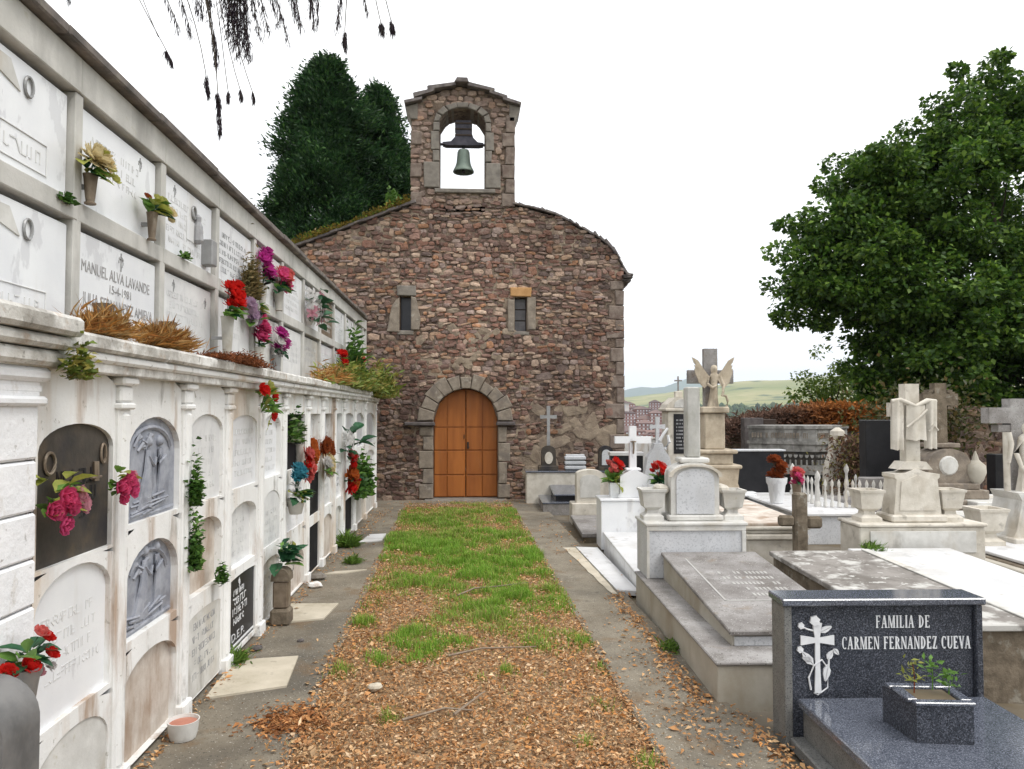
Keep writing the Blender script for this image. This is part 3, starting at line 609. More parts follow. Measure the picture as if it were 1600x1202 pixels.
for bi, (a, b) in enumerate(bays):
    for r, (z0, z1) in enumerate(ROWS):
        y0, y1 = a + .036, b - .036; k = bi - 2            # bay 2 is the first in view, bay 3 the second
        x = -1.724 + rnd.uniform(-.006, .006); m = 'marble'
        if (k, r) in ((6, 0), (7, 1), (4, 0)): m = 'marble_dirty'
        elif rnd.random() < .35 and k > 1: m = 'marble_b'
        sl = MB().box(-1.79, x, y0, y1 - .012, z0 + .001, z1 - .026, .006)
        if k == 7 and r == 1: m = 'bronze'
        o = part('niche_slab', sl, m, UW, loc=UO)
        X = x + .0005; w = y1 - y0
        if k in (0, ):
            t = MB(); ring(t, y0 + w * .64, z1 - .12, X, .028, .04, .006); part('photo_frame', t, 'greymetal', o)
            t = MB(); t.box(X, X + .004, y0 + .05, y0 + w * .80, z0 + .04, z0 + .045, .001); t.box(X, X + .004, y0 + w * .80, y0 + w * .805, z0 + .04, z0 + .17, .001); t.box(X, X + .004, y0 + .05, y0 + w * .80, z0 + .165, z0 + .17, .001)
            marks(t, y0 + .12, y0 + w * .74, z0 + .08, .045, X, dep=.002); part('inscription', t, 'marble_b', o)
            t = MB(); t.prism([(y0 + .02, z1 - .06), (y0 + w * .5, z1 - .06), (y0 + w * .58, z1 - .16), (y0 + w * .3, z1 - .11)], 0, .005)
            for i, p in enumerate(t.v): t.v[i] = (X + p[1], p[0], p[2])
            part('relief', t, 'marble_dirty', o)
        elif k == 1 and r == 0:
            for (tx, ya, yb, zz, hh) in (('MANUEL ALVA LAVANDE', .04, .76, .20, .055), ('15-4-1981', .30, .54, .262, .042), ('JULIA FERNANDEZ AMIEVA', .06, .80, .345, .055), ('13-4-1985', .30, .54, .405, .042), ('D.E.P.', .33, .52, .47, .045)): wall_text(tx, o, X, y0 + ya, y0 + yb, z1 - zz, hh, 'ink')
            part('emblem', emblem(MB(), y0 + w * .5, z1 - .09, X, .045), 'greymetal', o)
        else:
            t = MB(); nl = rnd.choice((3, 4, 5)); hh = .032
            for q in range(nl):
                ins = rnd.uniform(.08, .26); marks(t, y0 + ins * .6, y1 - ins, z1 - .16 - q * .062, hh, X)
            part('inscription', t, 'marble_b' if rnd.random() < .75 else 'engrave', o)
            if rnd.random() < .6 or (k, r) == (2, 0): part('emblem', emblem(MB(), y0 + w * (.22 if rnd.random() < .5 else .75), z1 - .09, X, .036), 'greymetal', o)
            if (k, r) == (2, 0): part('emblem', emblem(MB(), y0 + w * .85, z1 - .12, X, .036), 'greymetal', o)
            if (k, r) == (2, 1):
                t = MB(); ring(t, y0 + w * .58, z1 - .14, X, .03, .04, .008); part('photo_frame', t, 'greymetal', o)
                part('statuette', MB().lathe([(.02, z1 - .33), (.035, z1 - .31), (.03, z1 - .22), (.018, z1 - .19), (.02, z1 - .16), (.005, z1 - .14)], 8, X + .02, y0 + w * .62), 'engrave', o)
                part('relief', MB().box(X, X + .004, y0 + w * .45, y0 + w * .60, z1 - .33, z1 - .2, .002), 'marble', o)

# ------------------------------------------------------------------ lower niche wall with arches
LW = thing('arched_niche_wall', 'lower whitewashed niche wall with arched recesses, fluted pilasters and a weathered cornice', 'niche wall', (-1.55, 7, 0)); LO = (1.55, -7, 0)
def lb(name, m, x0, x1, y0, y1, z0, z1, b=.005): return box(name, m, LW, x0, x1, y0, y1, z0, z1, b, loc=LO)
LP = [3.37, 4.12, 4.84, 5.61, 6.31, 7.25, 8.0, 8.73, 9.4, 10.35, 11.4, 12.72]
lb('wall', 'whitewash', -1.799, -1.62, .2, 12.78, -.05, 1.80)
lb('ledge', 'cornice', -1.699, -1.45, .2, 12.78, 1.80, 1.86)
def arched(mb, y0, y1, z0, z1, oy0, oy1, oz0, oz1, rise, x0, x1):
    """a panel of the front skin with one arched opening: ring of quads plus the reveal"""
    n = 14; c = (oy0 + oy1) / 2; hw = (oy1 - oy0) / 2
    inn = [(oy0, oz0), (oy1, oz0)] + [(c + hw * math.cos(t), oz1 - rise + rise * math.sin(t)) for t in np.linspace(0, math.pi, n)]
    outr = [(y0, z0), (y1, z0)]
    for t in np.linspace(0, math.pi, n):
        q = math.cos(t); s = math.sin(t)
        k = max(abs(q), s); u = c + (y1 - y0) / 2 * q / k; v = (oz1 - rise) + (z1 - oz1 + rise) * s / k
        outr.append((min(max(u + ((y0 + y1) / 2 - c), y0), y1), v))
    N = len(inn); V = [(x1, a, b) for a, b in outr] + [(x1, a, b) for a, b in inn] + [(x0, a, b) for a, b in inn]
    F = [(i, (i + 1) % N, N + (i + 1) % N, N + i) for i in range(N)] + [(N + i, N + (i + 1) % N, 2 * N + (i + 1) % N, 2 * N + i) for i in range(N)]
    mb.add(V, F); return mb
def plaque(m, y0, y1, z0, z1, rise, x, name='plaque'):
    c = (y0 + y1) / 2; hw = (y1 - y0) / 2; P = [(y0, z0), (y1, z0)] + [(c + hw * math.cos(t), z1 - rise + rise * math.sin(t)) for t in np.linspace(0, math.pi, 15)]
    mb = MB(); mb.prism(P, 0, .06); mb.v = [(x - p[1], p[0], p[2]) for p in mb.v]; return part(name, mb, m, LW, loc=LO)
ZR = [(.03, .54), (.56, 1.085), (1.105, 1.80)]
OP = [(.03, .50), (.60, 1.02), (1.13, 1.62)]            # openings
#       top, middle, bottom rows: (plaque material, recess depth, rise, rect?)
A = lambda m, d=.05, rise=.13: (m, d, rise)
BAY = [
    [A('plaquedark', .03, .10), A('marble', .035, .14), A('marble_dirty', .012, .14)],
    [A('relief', .045, .17), A('relief', .06, .19), A('slabpink', .06, .13)],
    [A('marble_b', .03, .10), A('slabpink', .07, .10), A('marble_dirty', .005, .03)],
    [A('marble', .02, .07), A('marble_b', .08, .09), A('black', .02, .02)],
    [A('marble', .06, .10), A('marble_b', .01, .12), A('marble_dirty', .04, .06)],
    [A('nichedark', .06, .005), A('whitewash2', .01, .02), A('slabpink', .05, .18)],
    [A('marble_b', .13, .005), A('nichedark', .03, .005), A('nichedark', .03, .005)],
    [A('greymarble', .12, .01), A('marble_b', .04, .02), A('slabpink', .03, .1)],
    [A('greymarble', .10, .02), A('marble', .05, .02), A('marble_dirty', .04, .1)],
    [A('greymarble', .05, .06), A('marble_b', .05, .06), A('nichedark', .04, .02)],
    [A('greymarble', .05, .12), A('marble_b', .05, .12), A('marble_dirty', .04, .1)],
    [A('greymarble', .05, .12), A('marble_b', .05, .12), A('marble_dirty', .04, .1)]]
starts = [2.70] + LP
FX = -1.515
for bi in range(len(LP)):
    y0, y1 = (starts[bi] + (.055 if bi else .02)), LP[bi] - .055
    if y1 - y0 < .2: continue
    skin = MB(); w = y1 - y0; mrg = .015 if bi < 2 else .03
    for r in range(3):
        m, dpt, rise = BAY[bi][2 - r]; dpt *= .62; oz0, oz1 = OP[r]
        if bi == 0: oz0, oz1 = [(.0, .42), (.485, 1.045), (1.075, 1.60)][r]
        if bi == 2 and r == 2: oz0, oz1 = 1.12, 1.63
        if bi == 3 and r == 0: oz0, oz1 = .06, .54
        if bi == 5 and r == 0: oz0, oz1 = .02, .42
        zz0, zz1 = ZR[r]
        if bi == 0: zz0, zz1 = [(-.03, .46), (.46, 1.06), (1.06, 1.80)][r]
        arched(skin, y0, y1, zz0, zz1 if r == 2 else (ZR[r + 1][0] if bi else zz1), y0 + mrg, y1 - mrg, oz0, oz1, rise, FX - .10 if dpt > .06 else FX - .07, FX)
        o = plaque(m, y0 + mrg - .004, y1 - mrg + .004, oz0 - .004, oz1 + .004 if rise > .03 else oz1 + .004, rise, FX - dpt)
        X = FX - dpt + .0006; P0, P1 = y0 + mrg, y1 - mrg; W = P1 - P0
        if m == 'plaquedark':
            t = MB(); marks(t, P0 + .16, P0 + .42, 1.36, .055, X, thick=.16); marks(t, P0 + .26, P0 + .43, 1.29, .05, X, thick=.16); marks(t, P0 + .33, P0 + .42, 1.225, .045, X); part('inscription', t, 'black', o)
            t = MB(); ring(t, P0 + .10, 1.455, X, .035, .04, .006); ring(t, P1 - .06, 1.47, X, .02, .04, .006); t.tube([(X + .01, P1 - .13, 1.44), (X + .012, P1 - .13, 1.36)], .012); t.tube([(X + .012, P1 - .17, 1.375), (X + .012, P1 - .09, 1.375)], .006); part('ring_holder', t, 'bronze', o)
        elif m == 'relief':                        # robed figure and arch cast in relief
            t = MB(); zc = oz0
            t.tube([(X, P0 + .05 + W * .8 * (.5 - .5 * math.cos(q)), oz1 - rise + .0 + (rise - .05) * math.sin(q)) for q in np.linspace(.1, 3.0, 12)], .014, n=6)
            def fig(yc, z0, s, lean):
                for q in range(9):
                    f = q / 8; t.tube([(X, yc + lean * f * .08 + math.sin(q * 2.1) * .02 * s - .05 * s + .012 * q * s, z0 + .02), (X + .012, yc + lean * .05 + (q - 4) * .006 * s, z0 + .2 * s), (X + .01, yc + lean * .07 + (q - 4) * .004, z0 + .30 * s)], .011 * s, .006 * s, n=5)
                t.lathe([(.004, 0), (.024, .012), (.028, .03), (.02, .05), (.004, .06)], 8, X, yc + lean * .08); i = t.mark() - 40
                for k in range(i, t.mark()): p = t.v[k]; t.v[k] = (p[0], p[1], p[2] + z0 + .31 * s)
                t.tube([(X + .012, yc + lean * .06, z0 + .27 * s), (X + .025, yc + lean * .16 - .02, z0 + .22 * s), (X + .02, yc + .09 * lean + .05, z0 + .26 * s)], .010, .007, n=5)
            fig(P0 + W * .36, oz0 + .03, 1.0, .6); fig(P0 + W * .72, oz0 + .06, .9, -.5)
            for q in range(9): t.tube([(X, P0 + rnd.uniform(.05, W - .05), oz0 + rnd.uniform(.02, .1)), (X + .012, P0 + rnd.uniform(.05, W - .05), oz0 + rnd.uniform(.02, .12))], .007, n=5)
            for q in range(8): t.tube([(X, P0 + W * .2 + q * .02, oz1 - .14 + .03 * math.sin(q * 2)), (X + .014, P0 + W * .2 + q * .02 + .03, oz1 - .11 + .03 * math.cos(q))], .009, n=5)
            part('relief_figures', t, 'relief', o, smooth=50)
            part('relief_border', MB().tube([(X, P0 + .02, oz0 + .02), (X, P1 - .02, oz0 + .02)], .01), 'relief', o)
        elif m == 'black' and bi == 3:
            t = MB()
            for q, (u, v, h) in enumerate(((.34, .62, .04), (.26, .66, .05), (.24, .72, .05), (.36, .58, .045), (.2, .74, .045))): (marks(t, P0 + W * (.10 + (1 - v) * .3), P0 + W * v, oz1 - .125 - q * .064, h * .82, X, thick=.2) if q < 4 else None)
            part('inscription', t, 'silver', o); part('emblem', emblem(MB(), P0 + W * .42, oz1 - .055, X, .03), 'silver', o)
            part('border', MB().box(X - .004, X + .006, P0 + .01, P1 - .01, oz0 + .02, oz0 + .032, .001), 'silver', o)
            wall_text('D.E.P.', o, X + .0008, P0 + W * .14, P0 + W * .62, oz0 + .055, .055, 'silver')
        elif bi < 9 and m in ('marble', 'marble_b', 'marble_dirty') and (bi, r) not in ((0, 0),):
            t = MB(); nl = 5 if bi > 1 else 4
            for q in range(nl): marks(t, P0 + W * rnd.uniform(.1, .22), P1 - W * rnd.uniform(.1, .25), oz1 - rise - .06 - q * .07, .034, X, dep=.0008)
            part('inscription', t, 'engrave' if (bi, r) in ((2, 0), (8, 1)) else 'marble_b', o)
    part('arched_panel', skin, 'whitewash', LW, loc=LO)
for p in LP:
    # fluted pilaster: a flat shaft with two mouldings and a stepped capital
    mb = MB(); w = .055
    mb.box(-1.619, -1.498, p - w, p + w, -.04, 1.66, .006); mb.box(-1.619, -1.486, p - w * .45, p + w * .62, .10, 1.64, .012)
    mb.box(-1.619, -1.475, p - w - .012, p + w + .012, -.04, .09, .008)
    part('pilaster', mb, 'whitewash', LW, loc=LO)
    c = MB(); c.box(-1.618, -1.478, p - w - .01, p + w + .01, 1.655, 1.685, .008); c.box(-1.618, -1.488, p - w - .002, p + w + .002, 1.686, 1.76, .01); c.box(-1.618, -1.468, p - w - .02, p + w + .02, 1.761, 1.80, .01)
    part('capital', c, 'whitewash', LW, loc=LO)
# cornice in lengths
y = 2.72
while y < 12.7:
    L = rnd.uniform(.7, 1.15); e = min(y + L, 12.78); j = rnd.uniform(-.006, .008)
    lb('cornice_block', 'cornice', -1.60, -1.405 + j, y + .003, e - .003, 1.885 + j * .5, 1.952 + j, .012)
    y = e
cm = MB(); cm.box(-1.60, -1.452, 2.72, 12.78, 1.803, 1.84, .008); cm.box(-1.60, -1.43, 2.72, 12.78, 1.841, 1.884, .012); part('cornice_moulding', cm, 'whitewash', LW, loc=LO)
# rusticated corner pier with its big capital
PR = thing('corner_pier', 'thick rusticated white corner pier with a lichened stepped capital', 'pier', (-1.5, 2.2, 0)); po = (1.5, -2.2, 0)
z = -.04
for h in (.28, .29, .27, .18, .16, .16, .18, .21, .16):
    w = rnd.uniform(-.004, .006); box('block', 'whitewash2', PR, -1.795, -1.475 + w, 1.75, 2.665, z + .003, z + h - .003, .008, loc=po); z += h
box('core', 'cornice', PR, -1.79, -1.50, 1.78, 2.64, -.04, 1.86, loc=po)
for x, e, z0, z1 in ((-1.455, .0, 1.665, 1.70), (-1.47, -.01, 1.705, 1.745), (-1.45, .01, 1.75, 1.80), (-1.42, .03, 1.805, 1.86), (-1.395, .05, 1.865, 1.91), (-1.37, .07, 1.915, 1.985)):
    mb = MB(); n = 10
    mb.box(-1.79, x, 1.70, 2.69 + e, z0, z1, .014); part('capital_moulding', mb, 'cornice' if z0 > 1.8 else 'whitewash2', PR, loc=po)
# dark gap-filler plants and dry things live in their own objects further down

# loose pieces on the path by the wall
def slab(label, pts, z0, z1, m='paleslab'):
    t = thing('cover_slab', label, 'stone slab', (sum(p[0] for p in pts) / 4, sum(p[1] for p in pts) / 4, z0), group=None); cx, cy = t.location.x, t.location.y
    mb = MB(); n = len(pts); V = [(x - cx, y - cy, 0) for x, y in pts] + [(x - cx, y - cy, z1 - z0) for x, y in pts]
    mb.add(V, [tuple(range(n, 2 * n))] + [(i, (i + 1) % n, n + (i + 1) % n, n + i) for i in range(n)]); part('slab', mb, m, t)
slab('large pale sandy slab set flat into the path under the black inscribed plaque', [(-1.47, 4.36), (-1.05, 4.52), (-1.10, 5.06), (-1.50, 5.0)], .0, .016)
slab('pale rounded slab lying in the path beside the brown stone post', [(-1.40, 5.86), (-1.10, 5.95), (-1.06, 6.40), (-1.46, 6.42)], .0, .016)
slab('small white slab near the far end of the niche path', [(-1.30, 9.32), (-1.03, 9.46), (-1.03, 9.95), (-1.24, 9.9)], .0, .018, 'whitetop')
slab('broken pale slab lying on the path below the black niche doors', [(-1.42, 7.55), (-1.20, 7.6), (-1.00, 7.75), (-1.3, 7.68)], .0, .014)
sq = thing('stone_post', 'short brown stone post with a rounded top beside the niche wall', 'stone post', (-1.405, 5.86, 0))
mb = MB(); mb.box(-.075, .075, -.075, .075, 0, .13, .02); part('base', mb, 'crossstone', sq)
mb = MB(); mb.box(-.058, .058, -.055, .055, .131, .34, .012); part('shaft', mb, 'bronze', sq)
mb = MB(); mb.prism([(-.07, .341), (.07, .341)] + [(.07 * math.cos(t), .365 + .07 * math.sin(t)) for t in np.linspace(0, math.pi, 12)], -.068, .068); part('head', mb, 'crossstone', sq)
bw = thing('plant_bowl', 'shallow white flower bowl with dry reddish soil at the foot of the niche wall', 'bowl', (-1.405, 3.86, .003))
part('bowl', MB().lathe([(.045, 0), (.06, .004), (.068, .03), (.074, .08), (.078, .095), (.072, .095), (.066, .075)], 24), 'marble_dirty', bw, smooth=50)
part('soil', MB().lathe([(.001, .07), (.067, .072), (.067, .08), (.001, .086)], 18), 'terracotta', bw)
rk = thing('grave_marker', 'dark grey round-topped marker stone stained rusty beside red roses at the rusticated pier', 'grave marker', (-1.235, 1.98, 0))
mb = MB(); mb.prism([(-.12, 0), (.115, 0), (.115, .83)] + [(.115 * math.cos(t), .84 + .115 * math.sin(t)) for t in np.linspace(0.1, math.pi, 14)], -.08, .08); part('stone', mb, 'markerdark', rk, smooth=40)
mb = MB(); mb.box(-.09, .08, -.092, -.079, .77, .81, .006); part('plate', mb, 'terracotta', rk)
for k in range(5):
    t = thing('loose_stone', ['grey broken stone lying by the black niche doors', 'whitish lump of plaster by the foot of the niche wall', 'dark flat stone beside the sandy slab on the path', 'pale stone lying among the dry leaves of the lawn', 'small dark stone on the concrete path near the post'][k], 'stone', [(-1.42, 7.35, .03), (-1.38, 7.02, .025), (-1.42, 5.22, .02), (-.52, 4.45, .02), (-1.16, 5.4, .012)][k])
    mb = MB(); s = (.07, .055, .035, .035, .02)[k]; mb.lathe([(s * .5, -.02), (s, 0), (s * .85, s * .4), (s * .3, s * .6)], 8); mb.v = [(x * 1.3, y, z + .3 * s * nz2(x * 30, y * 30)) for x, y, z in mb.v]
    part('stone', mb, ['dressgrey', 'whitewash', 'darkstone', 'paleslab', 'darkstone'][k], t)
for k, (p, label) in enumerate((([(-.05, 6.55), (.1, 6.75), (.3, 6.85), (.62, 6.95)], 'long curved dry stick lying in the green grass'), ([(-.1, 4.95), (.12, 5.05), (.5, 5.1)], 'thin pale stick lying across dry leaves mid lawn'), ([(-.05, 4.0), (.12, 4.28)], 'short dry twig lying among brown leaves'), ([(-.32, 3.95), (-.1, 4.06), (.05, 4.05)], 'bent dry twig near the front of the lawn'))):
    t = thing('dry_stick', label, 'stick', (p[0][0], p[0][1], .03)); part('stem', MB().tube([(x - p[0][0], y - p[0][1], .012 * (i % 2)) for i, (x, y) in enumerate(p)], .009, .004, 5), 'dullwood', t)
# ------------------------------------------------------------------ graves
GR = -R(2.2)
def tomb(label, x, y, cat='tomb', rz=GR, name='tomb', z=0): return thing(name, label, cat, (x, y, z), rz)
def wedge(name, m, par, x0, x1, y0, y1, z0, zf, zb, b=0):
    mb = MB(); mb.add([(x0, y0, z0), (x1, y0, z0), (x1, y1, z0), (x0, y1, z0), (x0, y0, zf), (x1, y0, zf), (x1, y1, zb), (x0, y1, zb)], [(3, 2, 1, 0), (4, 5, 6, 7), (0, 1, 5, 4), (1, 2, 6, 5), (2, 3, 7, 6), (3, 0, 4, 7)])
    return part(name, mb, m, par)
def tilt_slab(name, m, par, x0, x1, y0, y1, zf, zb, t, b=.006):
    mb = MB(); L = math.hypot(y1 - y0, zb - zf); mb.box(x0, x1, 0, L, 0, t, b); mb.xf(0, Matrix.Translation((0, y0, zf)) @ Matrix.Rotation(math.atan2(zb - zf, y1 - y0), 4, 'X')); return part(name, mb, m, par)
def arch_top(x0, x1, z0, zs, rise, n=12):
    c, r = (x0 + x1) / 2, (x1 - x0) / 2; return [(x0, z0), (x1, z0)] + [(c + r * math.cos(t), zs + rise * math.sin(t)) for t in np.linspace(0, math.pi, n)]
def cross_mb(cx, y, z0, z1, arm_z, half, t, dep, flare=0):
    mb = MB(); f = flare
    mb.prism([(cx - t / 2 - f * .4, z0), (cx + t / 2 + f * .4, z0), (cx + t / 2, (z0 + arm_z) / 2), (cx + t / 2, arm_z - t / 2), (cx + half, arm_z - t / 2 - f), (cx + half, arm_z + t / 2 + f), (cx + t / 2, arm_z + t / 2), (cx + t / 2 + f, z1), (cx - t / 2 - f, z1), (cx - t / 2, arm_z + t / 2), (cx - half, arm_z + t / 2 + f), (cx - half, arm_z - t / 2 - f), (cx - t / 2, arm_z - t / 2), (cx - t / 2, (z0 + arm_z) / 2)], y - dep / 2, y + dep / 2); return mb
# stroke letters with serifs for the carved family name
def letters(text, H, t=.17, th=.075, gap=.13):
    """list of polygons in a flat (u, v) plane, total width"""
    P = []; u = 0
    def rect_(a, b, c, d): P.append([(u + a, c), (u + b, c), (u + b, d), (u + a, d)])
    def stem(a, lo=0, hi=1, w=t):
        rect_(a, a + w, lo, hi)
        if lo == 0: rect_(a - .05, a + w + .05, 0, .055)
        if hi == 1: rect_(a - .05, a + w + .05, .945, 1)
    def diag(a, b, w, lo=0, hi=1, ser=True):
        P.append([(u + a, lo), (u + a + w, lo), (u + b + w, hi), (u + b, hi)])
    def arc(cx, cz, rx, rz, a0, a1, tw, n=9):
        for i in range(n):
            p, q = a0 + (a1 - a0) * i / n, a0 + (a1 - a0) * (i + 1) / n
            f = lambda a, k: (u + cx + (rx - k * (th + (tw - th) * abs(math.cos(a)))) * math.cos(a), cz + (rz - k * th) * math.sin(a))
            P.append([f(p, 1), f(p, 0), f(q, 0), f(q, 1)] if a1 > a0 else [f(p, 0), f(p, 1), f(q, 1), f(q, 0)])
    pi = math.pi
    for ch in text:
        if ch == ' ': u += .42; continue
        w = .6
        if ch == 'F': stem(.05); rect_(.1, .52, .925, 1); rect_(.1, .42, .48, .555); rect_(.46, .52, .8, 1); w = .55
        elif ch == 'E': stem(.05); rect_(.1, .52, .925, 1); rect_(.1, .42, .48, .555); rect_(.1, .55, 0, .075); rect_(.46, .52, .8, 1); rect_(.49, .55, 0, .2); w = .57
        elif ch == 'I': stem(.05); w = .27
        elif ch == 'L': stem(.05); rect_(.1, .52, 0, .075); rect_(.46, .52, 0, .22); w = .54
        elif ch == 'A': diag(.02, .26, th); diag(.44, .24, t); rect_(.12, .52, .3, .37); rect_(-.03, .17, 0, .05); rect_(.38, .68, 0, .05); w = .66
        elif ch == 'M': stem(.03, w=th); diag(.34, .04, t * .9); diag(.36, .60, th); stem(.60); w = .80
        elif ch == 'N': stem(.05, w=th); diag(.46, .04, t); rect_(.54, .54 + th, 0, 1); rect_(.48, .67, .945, 1); w = .66
        elif ch == 'D': stem(.05); arc(.12, .5, .46, .5, -pi / 2, pi / 2, t); w = .61
        elif ch == 'C': arc(.32, .5, .32, .5, pi * .30, pi * 1.70, t, 14); rect_(.48, .54, .72, .95); w = .56
        elif ch == 'R': stem(.05); arc(.12, .73, .38, .27, -pi / 2, pi / 2, t); diag(.42, .2, t, 0, .48); rect_(.38, .65, 0, .05); w = .61
        elif ch == 'U': stem(.05, .28, 1); rect_(.52, .52 + th, .28, 1); rect_(.46, .65, .945, 1); arc(.32, .3, .27, .3, pi, 2 * pi, t * .8); w = .63
        elif ch == 'V': diag(.25, 0, t); diag(.27, .50, th); rect_(-.03, .22, .95, 1); rect_(.45, .63, .95, 1); w = .60
        elif ch == 'Z': rect_(.02, .52, .925, 1); rect_(.02, .54, 0, .075); diag(.02, .36, t); rect_(.02, .08, .78, 1); rect_(.48, .54, 0, .22); w = .56
        u += w + gap
    return [[(a * H, b * H) for a, b in p] for p in P], (u - gap) * H
def flat_text(mb, text, cx, z, H, y, width=None):
    P, w = letters(text, H); s = (width / w) if width else 1
    for i, p in enumerate(P): mb.prism([(cx - w * s / 2 + a * s, z + b) for a, b in p], y - .0025 - i * 2e-5, y)

# A: dark granite family grave with carved name
T = tomb('low blue grey granite grave whose headstone reads FAMILIA DE CARMEN FERNANDEZ CUEVA', 1.598, 3.62)
box('headstone', 'granite', T, .042, .972, .022, .16, -.03, .672, .003); box('headstone_edge', 'graniteedge', T, 0, .040, 0, .165, -.03, .672, .004); box('headstone_edge', 'granite', T, .974, 1.008, -.004, .165, -.03, .672, .004)
box('cap', 'granite_top', T, -.012, 1.022, -.016, .18, .675, .710, .006)
for tx, w_, c_, z_ in (('FAMILIA DE', .275, .612, .557), ('CARMEN FERNANDEZ CUEVA', .655, .628, .452)):
    fl = MB(); flat_text(fl, tx, c_, z_, .062, .0205, w_); part('inscription', fl, 'silver', T)
cx, cz = .172, .455
part('cross', cross_mb(cx, .014, cz - .215, cz + .13, cz + .045, .085, .024, .010, .012), 'silver', T)
Y = .015
for pts_ in ([(cx - .035, Y, cz - .2), (cx - .045, Y, cz - .14), (cx - .02, Y - .004, cz - .08), (cx + .02, Y - .006, cz - .05), (cx + .055, Y, cz - .10), (cx + .05, Y, cz - .19), (cx, Y, cz - .225), (cx - .02, Y, cz - .215)], [(cx + .055, Y, cz - .1), (cx + .06, Y, cz - .03), (cx + .085, Y, cz + .0)], [(cx - .02, Y, cz - .08), (cx - .07, Y, cz - .04), (cx - .08, Y, cz + .0)], [(cx - .01, Y, cz + .09), (cx - .05, Y, cz + .10), (cx - .08, Y, cz + .115)]):
    part('rose_stem', MB().tube(pts_, .005, .0035, 6), 'silver', T)
def pl_leaf(px, pz, a, L, w):
    c, s = math.cos(a), math.sin(a)
    for sg in (1, -1):
        fe = MB(); P = [(0, .0015), (L, .0015), (L * .85, w * .45), (L * .6, w * .9), (L * .3, w)]; P = [(u, sg * v) for u, v in P]; P = P if sg < 0 else P[::-1]
        fe.prism([(px + u * c - v * s, pz + u * s + v * c) for u, v in P], Y - .006, Y + .004); part('rose_leaf', fe, 'silver', T)
for q in ((-.022, -.075, 2.3, .085, .020), (-.03, -.055, 2.85, .05, .014), (.052, -.075, -1.75, .085, .018), (.05, -.05, 1.0, .05, .014), (.085, .0, -.9, .035, .012), (.015, .085, .45, .065, .014)): pl_leaf(cx + q[0], cz + q[1], *q[2:])
for (bx, bz, s_) in ((-.012, .142, 1.0), (-.082, .118, .62), (-.088, .0, .62)):
    fe = MB()
    for q in range(6): P = [(0, 0), (.016, -.012), (.028, -.002), (.02, .012)]; a = q * 1.05 + .3; i_ = fe.mark(); fe.prism([(cx + bx + s_ * (u * math.cos(a) - v * math.sin(a)), cz + bz + s_ * (u * math.sin(a) + v * math.cos(a))) for u, v in P], Y - .008 - .0006 * q, Y + .003)
    part('rose_bud', fe, 'silver', T)
box('kerb', 'graniteedge', T, .02, 1.02, -2.2, -.004, -.03, .035, .008)
box('slab_side', 'graniteedge', T, .085, .98, -2.12, -.01, .034, .178, .004); box('slab', 'granite_top', T, .06, 1.005, -2.15, -.006, .18, .222, .006)
q = thing('granite_planter', 'square speckled granite planter box standing on the blue granite slab', 'planter', (1.905, 3.08, .2225), R(-6))
mb = MB(); V = [(.04, .02), (.275, .01), (.285, .215), (.0, .25)]
mb.add([(x, y, 0) for x, y in V] + [(x, y, .16) for x, y in V], [(0, 1, 5, 4), (1, 2, 6, 5), (2, 3, 7, 6), (3, 0, 4, 7), (3, 2, 1, 0), (4, 5, 6, 7)]); part('body', mb, 'granite', q)
mb = MB()
for (a, b, c, d) in ((.03, .285, .005, .045), (.005, .285, .195, .24), (.015, .06, .046, .194), (.242, .29, .046, .194)): mb.box(a, b, c, d, .161, .178, .004)
part('rim', mb, 'granite_top', q); box('soil', 'dirt', q, .061, .241, .047, .193, .15, .166, .002)
for k, (x, y, h, lab, mm) in enumerate(((.08, .12, .13, 'thin reddish seedling on the near side of the granite planter', 'rustbloom'), (.18, .16, .12, 'bright green leafy seedling in the middle of the granite planter', 'greenleaf'), (.225, .11, .09, 'short green seedling at the far corner of the granite planter', 'greenleaf'))):
    w = q.matrix_basis @ Vector((x, y, .175)); t = thing('seedling', lab, 'plant', w); part('stem', MB().tube([(0, 0, 0), (.006, .004, h * .5), (-.004, 0, h)], .003, .0015, 5), mm, t)
    n = 34; Pm = np.c_[rng.normal(0, .018, n), rng.normal(0, .018, n), h * rng.uniform(.35, 1.1, n)]; Vv, Ff = leaf_cloud(Pm, np.c_[rng.normal(size=(n, 2)), rng.uniform(.1, .9, n)], .036, .42, .2); link('leaves', fast_mesh('leaves', Vv, Ff, 'greenleaf' if k else 'yellowleaf'), t)

# B: grey stepped tomb with a stele
T = tomb('grey stepped tomb with a sloping lichened slab and a tall plain stone shaft behind', 1.435, 4.14)
box('base', 'tombside', T, 0, 1.12, 0, 2.36, -.08, .205, .006); box('step', 'tombgrey', T, -.012, 1.13, -.012, 2.37, .2075, .228, .006)
wedge('slab_body', 'tombside', T, .175, .94, .28, 2.05, .229, .292, .42); box('slab_face', 'greymarble', T, .19, .925, .272, .2795, .23, .285, .001)
s_ = tilt_slab('slab', 'tombgrey', T, .155, .96, .25, 2.06, .295, .423, .03)
mb = MB(); A_ = math.atan2(.128, 1.81)
for r in range(5):
    u = .42 + .03 * r
    while u < .82:
        if rnd.random() < .75: mb.box(u, u + .018, 0.55 + .0 - r * .13 + .62, 0.57 + .0 - r * .13 + .66, .0305, .0325, .0005)
        u += .03
mb.box(.30, .315, .55, 1.6, .0305, .033, .001); mb.box(.30, .75, .55, .565, .0305, .033, .001)
mb.xf(0, Matrix.Translation((0, .25, .295)) @ Matrix.Rotation(A_, 4, 'X')); part('inscription', mb, 'wornletter', T)
box('plinth', 'greymarble', T, .035, .885, 2.07, 2.48, .229, .672, .004)
